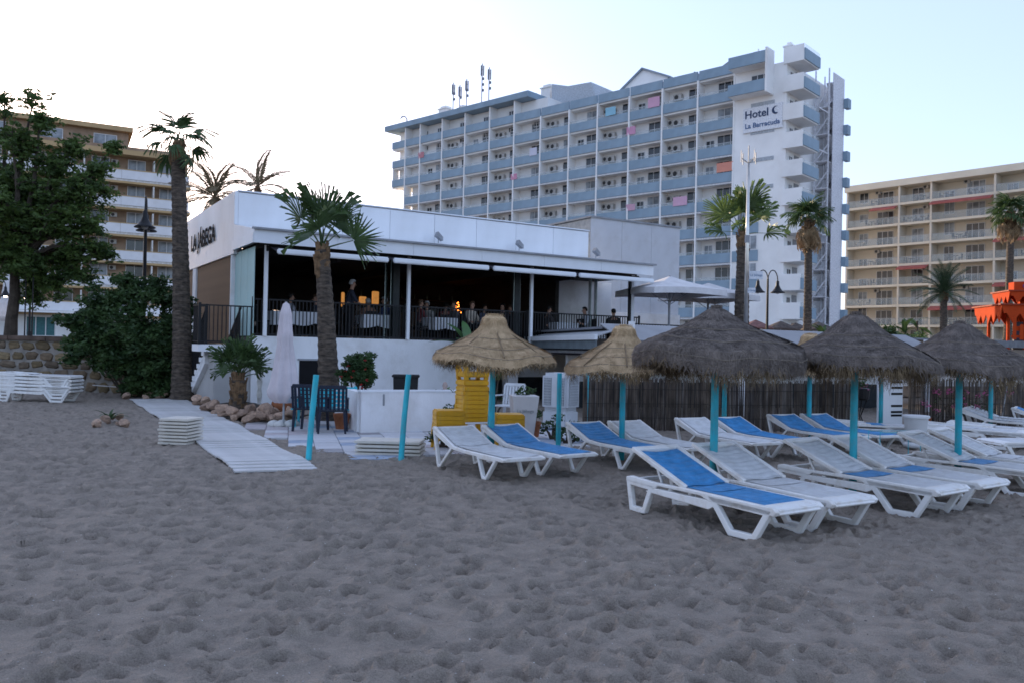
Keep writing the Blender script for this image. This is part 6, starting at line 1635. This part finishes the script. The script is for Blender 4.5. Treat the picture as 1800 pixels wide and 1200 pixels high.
# plastic armchairs
def armchair_parts(m_):
    P = {}
    for i, (x, y) in enumerate(((-.24, -.24), (.24, -.24), (-.22, .24), (.22, .24))):
        m = MB(); m.prism([(x-.025, .42), (x+.025, .42), (x*1.12+.018, 0), (x*1.12-.018, 0)], y-.02, y+.025); P['leg%d' % i] = m.mesh('leg', m_)
    m = MB(); m.cbox((-.26, -.26, .405), (.26, .24, .435), .012)
    P['seat'] = m.mesh('seat', m_)
    m = MB()
    for k in range(6): 
        x = -.19+k*.076; m.add([(x-.024, .235, .44), (x+.024, .235, .44), (x+.024, .30, .84), (x-.024, .30, .84), (x-.024, .255, .44), (x+.024, .255, .44), (x+.024, .32, .84), (x-.024, .32, .84)], [(0, 1, 2, 3), (7, 6, 5, 4), (0, 4, 5, 1), (1, 5, 6, 2), (2, 6, 7, 3), (3, 7, 4, 0)])
    m.cbox((-.25, .285, .83), (.25, .33, .90), .012)
    for s in (-1, 1): m.add([(s*.25-.02, .22, .43), (s*.25+.02, .22, .43), (s*.25+.02, .29, .86), (s*.25-.02, .29, .86), (s*.25-.02, .25, .43), (s*.25+.02, .25, .43), (s*.25+.02, .32, .86), (s*.25-.02, .32, .86)], [(0, 1, 2, 3), (7, 6, 5, 4), (0, 4, 5, 1), (1, 5, 6, 2), (2, 6, 7, 3), (3, 7, 4, 0)])
    P['backrest'] = m.mesh('backrest', m_)
    for s in (-1, 1):
        m = MB(); m.cbox((s*.27-.03, -.26, .62), (s*.27+.03, .27, .65), .01); m.prism([(s*.27-.02, .42), (s*.27+.02, .42), (s*.27+.02, .62), (s*.27-.02, .62)], -.25, -.20); P['arm%d' % s] = m.mesh('arm', m_)
    return P
CP = {}
def armchair(loc, rz, label, m_, group=None, flip=False, cat='chair'):
    if m_.name not in CP: CP[m_.name] = armchair_parts(m_)
    t = thing('plastic_armchair', label, cat, loc, rz, group)
    if flip: t.rotation_euler = (math.pi, 0, rz)
    for k, me_ in CP[m_.name].items(): link(''.join(c for c in k if c.isalpha()), me_, t)
    return t
WP = mat('white_plastic', (.66, .67, .68), .4, .05, 4)
gy = 0.012
armchair(gr(545, 757)+Vector((0, .0, gy)), R(172), 'navy plastic armchair on the left, beside the leaning turquoise pole', NAVY, 'navy plastic armchairs on the patio')
armchair(gr(583, 761)+Vector((0, .05, gy)), R(190), 'navy plastic armchair on the right, before the palm trunk', NAVY, 'navy plastic armchairs on the patio')
armchair(gr(389, 722)+Vector((-.6, 2.0, 0)), R(20), 'white plastic armchair in the shade under the outside stairs', WP)
armchair(at(893, 700, 18.0)*1.0, R(-30), 'white plastic armchair behind the tall stack of yellow chairs', WP)
sc.objects['plastic_armchair.003'].location.z = 0 if 'plastic_armchair.003' in sc.objects else 0
# turquoise slatted bench behind the navy chairs
t = thing('slatted_bench', 'turquoise slatted bench half hidden behind the navy armchairs', 'bench', gr(552, 757)+Vector((0, .9, 0)), R(4))
for k in range(5): bx(t, 'slat', (-.62, .12+.0*k, .40+k*.085), (.62, .145, .40+k*.085+.06), TEAL)
for k in range(4): bx(t, 'slat', (-.62, -.33+k*.11, .36), (.62, -.33+k*.11+.085, .385), TEAL)
for x in (-.58, .55): bx(t, 'leg', (x, .146, 0), (x+.05, .19, .82), TEAL); bx(t, 'leg', (x, -.3, 0), (x+.05, -.25, .359), TEAL)
# terracotta pots
def pot(p, r, h, label, m_=TERRA):
    t = thing('flower_pot', label, 'pot', p); m = MB(); m.lathe([(.01, 0), (r*.68, 0), (r*.95, h*.82), (r, h*.82), (r*1.02, h), (r*.86, h), (r*.8, h*.86), (.01, h*.84)], 20); m.build('pot', m_, t, True, auto=40); return t
pot(gr(594, 757)+Vector((0, .35, gy)), .17, .30, 'terracotta pot right of the navy armchairs at the white wall corner')
pt_ = pot(gr(937, 768), .15, .30, 'terracotta pot with a small plant before the white tapered planter')
m = MB(); leaves_at(m, (0, 0, .42), .14, 120, .035, rnd); m.build('foliage', LEAF, pt_)
p = gr(472, 733)+Vector((.15, .6, 0)); t = thing('clay_jar', 'round terracotta jar lying behind the rocks near the closed parasol', 'jar', p); m = MB(); m.lathe([(.01, .0), (.12, 0), (.24, .15), (.26, .28), (.2, .42), (.12, .46), (.13, .5), (.1, .5)], 18); m.build('jar', TERRA, t, True)
# planter with script
t = thing('tapered_planter', 'tall white tapered planter with faint script left of the air cooler', 'planter', gr(920, 776)+Vector((0, .6, 0)), R(8))
m = MB(); 
for (s0, z0, s1, z1) in ((.17, 0, .25, .80),): m.add([(-s0, -s0, z0), (s0, -s0, z0), (s0, s0, z0), (-s0, s0, z0), (-s1, -s1, z1), (s1, -s1, z1), (s1, s1, z1), (-s1, s1, z1)], [(3, 2, 1, 0), (0, 1, 5, 4), (1, 2, 6, 5), (2, 3, 7, 6), (3, 0, 4, 7), (4, 5, 6, 7)])
bevel(m.build('pot', mat('planter_white', (.55, .53, .52), .6, .05, 3), t), .012)
link('lettering', text_mesh('lettering', 'La Jábega', .085, .002, mat('script_grey', (.25, .27, .28), .6)), t, (.0, -.232, .52), (R(84), 0, 0))
m = MB(); leaves_at(m, (0, 0, .86), .16, 60, .05, rnd); m.build('foliage', LEAF, t)
# air cooler
t = thing('air_cooler', 'big white mobile air cooler with vertical grilles left of the reed fence', 'air cooler', gr(986, 757)+Vector((.0, .3, 0)), R(-32))
CM = mat('cooler_white', (.56, .58, .60), .45, .04, 3); GD = mat('grille_grey', (.13, .15, .17), .6)
m = MB(); m.cbox((-.30, -.30, .42), (.30, .30, 1.18), .06); m.build('body', CM, t, auto=40)
m = MB(); m.cbox((-.28, -.28, .06), (.28, .28, .415), .04); m.build('water_tank', CM, t, auto=40)
for rz_ in (0, 90):
    for x in (-.15, .15) if rz_ == 0 else (.0,):
        wd = .09 if rz_ == 0 else .2
        g_ = MB(); g_.box((-wd, -.306, .52), (wd, -.301, 1.08)); o = g_.build('grille', GD, t, loc=(x, 0, 0) if rz_ == 0 else (0, 0, 0), rot=(0, 0, R(rz_)))
        m = MB()
        for k in range(int(wd*2/.03)): m.box((-wd+k*.03+.005, -.315, .52), (-wd+k*.03+.015, -.307, 1.08))
        for k in range(10): m.box((-wd, -.318, .54+k*.056), (wd, -.3155, .548+k*.056))
        m.build('grille_bars', CM, t, loc=(x, 0, 0) if rz_ == 0 else (0, 0, 0), rot=(0, 0, R(rz_)))
m = MB(); m.box((-.06, -.289, .24), (.06, -.281, .27)); m.build('badge', GD, t)
for x in (-.2, .2):
    for y in (-.2, .2): m = MB(); m.tube([(x-.015, y, .03), (x+.015, y, .03)], .03, 10); m.build('wheel', BLACKM, t)
# ---- yellow chairs and tables in stacks
G1 = 'yellow plastic chairs stacked on the patio'
def ystack(p, rz, n, what, flips=0, dz=.075):
    nm = ['bottom', 'second', 'third', 'fourth', 'fifth', 'sixth', 'seventh', 'eighth', 'ninth', 'tenth']
    for k in range(n):
        armchair(p+Vector((.003*k, 0, dz*k)), rz+rnd.uniform(-.02, .02), 'yellow plastic chair, %s%s of the %s' % (nm[k], '' if k == 0 else ' from the bottom', what), YELLOW, G1)
    z = .0+dz*(n-1)+.90
    for k in range(flips):
        armchair(p+Vector((0, .04, z+.45-.02+dz*k)), rz, 'upturned yellow plastic chair, %s on the %s' % (['lower', 'upper'][k], what), YELLOW, G1, flip=True)
def ytable(p, rz, sx, sy, h, label, up=0):
    t = thing('plastic_table', label, 'table', p, rz, 'yellow plastic tables stacked on the patio')
    m = MB(); m.cbox((-sx/2, -sy/2, h-.05), (sx/2, sy/2, h), .012); m.build('table_top', YELLOW, t, auto=40)
    m = MB(); 
    for k in range(int(sx/.06)): m.box((-sx/2+.03+k*.06, -sy/2+.03, h+.0005), (-sx/2+.06+k*.06, sy/2-.03, h+.004))
    m.build('slats', YELLOW, t)
    for a in (-1, 1):
        for b in (-1, 1):
            m = MB(); m.prism([(a*(sx/2-.06)-.03, h-.051), (a*(sx/2-.06)+.03, h-.051), (a*(sx/2-.01)+.018, 0), (a*(sx/2-.01)-.018, 0)], b*(sy/2-.05)-.025, b*(sy/2-.05)+.025); fixn(m.build('leg', YELLOW, t))
    return t
# tall stack: tables nested with upturned ones on top, slatted sides
p = wp(831, 14.9); p.z = gy
nmb = ['lowest', 'second lowest', 'third lowest', 'fourth lowest', 'middle', 'fifth highest', 'fourth highest', 'third highest', 'second highest', 'highest']
def slat_seat(p, rz, k, lab, h=.42, s=.47, up=False, grp='yellow plastic stools in the tall stack'):
    """yellow stool shell with deep skirt, one of a nested stack"""
    t = thing('plastic_stool', lab, 'stool', p, rz, grp)
    if up: t.rotation_euler = (math.pi, 0, rz)
    if 'stool' not in MC:
        m = MB(); m.cbox((-s/2, -s/2, h-.10), (s/2, s/2, h), .018); me_ = m.mesh('seat', YELLOW, True, 40); lg = []
        for a in (-1, 1):
            for b in (-1, 1):
                q = MB(); q.prism([(a*(s/2-.05)-.04, h-.101), (a*(s/2-.05)+.04, h-.101), (a*(s/2-.0)+.022, 0), (a*(s/2-.0)-.022, 0)], b*(s/2-.04)-.03, b*(s/2-.04)+.03); lg.append(q.mesh('leg', YELLOW))
        MC['stool'] = (me_, lg)
    me_, lg = MC['stool']; link('seat', me_, t)
    for q in lg: bevel(link('leg', q, t), .006)
    return t
for k in range(8):
    slat_seat(p+Vector((.008*math.sin(k*2), 0, k*.078)), R(24)+.02*math.sin(k*3), k, 'yellow stool, %s of the tall yellow stack' % nmb[k if k < 4 else k+2])
slat_seat(p+Vector((0, 0, 7*.078+.42+.35+.075)), R(24), 0, 'upturned yellow stool, lower of two on top of the tall stack', up=True)
slat_seat(p+Vector((.01, 0, 7*.078+.42+.42+.155)), R(22), 0, 'upturned yellow stool, upper of two on top of the tall stack', up=True)
m = MB(); m.cbox((-.245, -.245, .0), (.245, .245, .03), .005); props(m.build('white_board', WHITEP, loc=p+Vector((0, 0, .30)), rot=(0, 0, R(24))), 'thin white board stuck within the tall yellow stack', 'board')
p2 = gr(772, 795)+Vector((.1, .5, gy))
for k in range(4): slat_seat(p2+Vector((0, 0, k*.07)), R(14), k, 'yellow stool, %s of the small stack left of the tall one' % nmb[[0, 1, 8, 9][k]], grp='yellow stools in the small left stack')
p3 = wp(897, 14.0); p3.z = 0
for k in range(3): slat_seat(p3+Vector((0, 0, k*.07)), R(10), k, 'yellow stool, %s of the low stack behind the blue lounger' % nmb[[0, 4, 9][k]], grp='yellow stools in the low right stack')
# white bin, frame and boat shaped thing among the loungers
t = thing('white_bin', 'white plastic bin standing among the flat loungers', 'bin', Vector((7.45, 15.2, 0)))
m = MB(); m.lathe([(.01, .0), (.16, .0), (.21, .42), (.215, .43), (.235, .43), (.235, .47), (.2, .475), (.01, .47)], 24); m.build('body', WP, t, True, auto=40, loc=(0, 0, .12)); m = MB(); m.lathe([(.01, 0), (.2, .0), (.22, .06), (.18, .1), (.01, .118)], 20); m.build('base', WP, t, True)
t = thing('small_side_frame', 'thin turquoise metal frame beside the white bin', 'table', Vector((6.75, 13.6, 0)), .2)
m = MB(); m.tube([(0, 0, 0), (0, 0, .42), (-.75, 0, .42), (-.75, 0, 0)], .008, 6); m.tube([(0, .3, 0), (0, .3, .42), (-.75, .3, .42), (-.75, .3, 0)], .008, 6); m.build('frame', TEAL, t); m = MB(); m.box((-.76, 0, .429), (.01, .3, .437)); m.build('table_top', CLEARG, t)
# ---- rocks
def rock_mesh(seed):
    r_ = random.Random(seed); bm = bmesh.new(); bmesh.ops.create_icosphere(bm, subdivisions=2, radius=1)
    pl = [Vector((r_.gauss(0, 1), r_.gauss(0, 1), r_.gauss(0, 1))).normalized() for _ in range(9)]; ds = [r_.uniform(.42, .78) for _ in pl]
    for v in bm.verts:
        for n_, d in zip(pl, ds):
            q = v.co.dot(n_)
            if q > d: v.co -= n_*(q-d)
        v.co *= 1+r_.uniform(-.04, .04); v.co.z *= .8
    me_ = bpy.data.meshes.new('rock'); bm.to_mesh(me_); bm.free(); me_.materials.append(ROCKM); return me_
RK = [rock_mesh(i) for i in range(9)]
ORD = ['first', 'second', 'third', 'fourth', 'fifth', 'sixth', 'seventh', 'eighth', 'ninth', 'tenth', 'eleventh', 'twelfth', 'thirteenth', 'fourteenth', 'fifteenth', 'last']
def rocks(pts, label, grp, smin, smax, per, spread=.28):
    r_ = random.Random(len(pts)*7)
    for idx, (px, py) in enumerate(pts):
        for k in range(per):
            p = gr(px+r_.uniform(-9, 9), py+r_.uniform(-3, 3)); s = r_.uniform(smin, smax)
            p = p+Vector((0, .15*(k), .55*s*(1+1.1*(k % 2))))
            o = link('rock', r_.choice(RK), None, p, (r_.uniform(0, .5), r_.uniform(0, .5), r_.uniform(0, 6.28)), (s*r_.uniform(.9, 1.35), s, s*r_.uniform(.75, 1.1))); props(o, label % (ORD[idx], ('front', 'middle', 'back')[k]), 'rock', grp)
rocks([(345, 712), (357, 722), (368, 716), (378, 728), (390, 733), (402, 727), (412, 737), (424, 738), (436, 735), (448, 741), (458, 742), (468, 738), (478, 744), (492, 743), (505, 741), (516, 742)], 'tan rock, %s from the left in the %s row of the bed beside the boardwalk', 'rocks bordering the bed beside the boardwalk', .10, .19, 3)
rocks([(222, 700), (236, 698), (250, 699), (263, 700), (277, 700)], 'tan rock, %s from the left in the %s row at the boardwalk head', 'rocks at the head of the boardwalk', .10, .17, 3)
rocks([(170, 748), (180, 749), (190, 745), (203, 746), (214, 748)], 'tan rock, %s from the left in the %s row round the tiny sand plant', 'rocks around the tiny plant', .07, .13, 2)
# soil bed
m = MB(); P = [gr(335, 705), gr(385, 735), gr(520, 748), gr(520, 722), gr(430, 700)]; c = sum(P, Vector())/5
m.add([(p.x, p.y, .02) for p in P]+[(c.x, c.y, .16)], [(i, (i+1) % 5, 5) for i in range(5)]); fixn(m.build('soil_bed', mat('soil_dark', (.05, .04, .03), .95, .2, 4, 1, 20), kind='structure'))
t = thing('small_plant', 'tiny spiky palm sprout within a ring of stones on the sand', 'plant', gr(192, 744))
for k in range(9): link('leaf', blade(.42, .03, .3).mesh('leaf', LEAF) if k == 0 else t.children[0].data, t, (0, 0, .05), (0, -R(rnd.uniform(20, 60)), R(k*137)), (rnd.uniform(.8, 1.3),)*3)
for (px, py, lab, sd_) in ((393, 708, 'green shrub between the stair shade and the young palm', 81),):
    p = gr(px, py); shrub('garden_shrub', lab, (p.x, p.y+.6, 0), [(0, 0, .55, .25), (.05, 0, .85, .22), (-.05, 0, .3, .2)], 3000, .04, sd_, LEAF)
p = gr(505, 738); shrub('bed_plants', 'low green plants in the rock bed behind the closed parasol', (p.x, p.y+.4, 0), [(0, 0, .15, .22), (.45, 0, .12, .18), (-.5, .2, .15, .2)], 2500, .045, 82, LEAF, cat='plant')
for (px, Y, lab, sd_) in ((745, 13.6, 'dry leafy plant in front of the small yellow stack', 83), (975, 15.2, 'dark plant at the base of the air cooler', 84), (928, 17.5, 'dark potted greenery behind the white planter', 85), (1000, 14.6, 'low dark plants between the cooler and the blue lounger', 86), (800, 16.0, 'spiky plant at the end of the low white wall', 87), (870, 19.5, 'dark greenery in the recess under the terrace', 88)):
    p = wp(px if px != 745 else 780, Y); h = {83: .3, 84: .45, 85: .75, 86: .3, 87: .75, 88: 1.0}[sd_]
    shrub('potted_plant', lab, p, [(0, 0, h*.6, .2), (.1, 0, h, .15), (-.15, 0, h*.5, .16), (.25, .1, h*.4, .15)], 2200, .04, sd_, LEAF, cat='plant')

# ================================================================== orange play tower at the right edge
OY = 34
def oz(py): return -.15+CAM.z+ray(1770, py).z/ray(1770, py).y*OY
ox = at(1796, 560, OY).x
t = thing('play_tower', 'orange wooden play tower with jagged hanging boards at the right edge', 'play tower', (ox, OY, 0), R(-8))
m = MB(); m.box((-.13, -.13, 1.5), (.13, .13, oz(505))); m.build('mast', ORANGE, t)
bx(t, 'sign_box', (-.42, -.25, oz(504)), (.32, .25, oz(490)), ORANGE)
o = MB(); o.lathe([(.001, 0), (.09, 0), (.09, .02), (.001, .02)], 16); o.build('emblem', mat('emblem_purple', (.12, .05, .28), .5), t, loc=(.0, -.255, (oz(497))), rot=(R(90), 0, 0))
def jag(w_, ztop, zmid, zlow, n, y, rot):
    poly = [(-w_, ztop), (w_, ztop), (w_*.93, zmid)]; 
    for i in range(n): 
        x1 = w_*.93-(2*w_*.93)*(i+.35)/n; x2 = w_*.93-(2*w_*.93)*(i+.8)/n
        poly += [(x1, zlow), (x2, zmid)]
    poly += [(-w_*.93, zmid)]
    bm = bmesh.new(); f = bm.faces.new([bm.verts.new((x, y, z)) for x, z in poly]); r_ = bmesh.ops.extrude_face_region(bm, geom=[f]); bmesh.ops.translate(bm, vec=(0, .04, 0), verts=[v for v in r_['geom'] if isinstance(v, bmesh.types.BMVert)])
    bmesh.ops.recalc_face_normals(bm, faces=bm.faces[:]); me_ = bpy.data.meshes.new('jagged_board'); bm.to_mesh(me_); bm.free(); me_.materials.append(ORANGE); link('jagged_board', me_, t, rot=(0, 0, rot))
for rt in range(4):
    jag(.82, oz(508), oz(516), oz(528), 4, -.82, rt*math.pi/2); jag(1.32, oz(533), oz(547), oz(563), 5, -1.32, rt*math.pi/2)
OD = mat('orange_dark_trim', (.28, .04, .015), .7)
for (w_, z) in ((.88, oz(508)), (1.40, oz(533))): m = MB(); m.box((-w_, -w_, z), (w_, w_, z+.05)); m.build('deck', OD, t)
for (x, y) in ((-.9, -.9), (.9, -.9), (-.9, .9), (.9, .9)): bx(t, 'post', (x-.05, y-.05, 1.5), (x+.05, y+.05, oz(533)), ORANGE)
bx(t, 'slide_panel', (-.55, -.6, 1.5), (-.2, -.5, oz(560)), mat('slide_dark', (.05, .05, .07), .5))
t = thing('palisade', 'orange wooden palisade around the foot of the play tower', 'fence', (ox, OY-1.9, 2.15), R(-22))
for k in range(16):
    x = -1.25+k*.24; h = .55+(.35 if k in (0, 4) else 0)+.06*(k % 2)
    m = MB(); m.prism([(-.06, 0), (.06, 0), (.06, h-.06), (0, h), (-.06, h-.06)], -.03, .03); fixn(m.build('pale', ORANGE, t, loc=(x, 0, .28)))
m = MB(); m.box((-1.35, .031, .35), (2.6, .07, .45)); m.box((-1.3, .031, .62), (-.2, .07, .8)); m.build('rail', ORANGE, t)
# small dark parasols far behind on the promenade
for i, (px, Y, lab) in enumerate(((1328, 46, 'small reddish far parasol left of the street lamp foot'), (1372, 47, 'small dark far parasol right of the street lamp foot'), (1398, 49, 'small dark far parasol left of the slender palm trunk'), (1438, 47, 'small dark far parasol right of the slender palm trunk'))):
    t = thing('distant_parasol', lab, 'parasol', (at(px, 590, Y).x, Y, 1.5), i, 'small parasols far behind on the promenade')
    m = MB(); m.lathe([(.01, 2.05), (.35, 1.9), (.95, 1.62), (.98, 1.55), (.6, 1.65), (.01, 1.8)], 16, fr=lambda i, a: 1+.03*math.sin(7*a)); m.build('canopy', mat('far_parasol', (.09, .07, .06), .9, .2, 5) if i else mat('far_parasol_red', (.2, .10, .09), .9, .2, 5), t)
    m = MB(); m.tube([(0, 0, -.1), (0, 0, 1.9)], .03, 6); m.build('pole', GREYM, t)
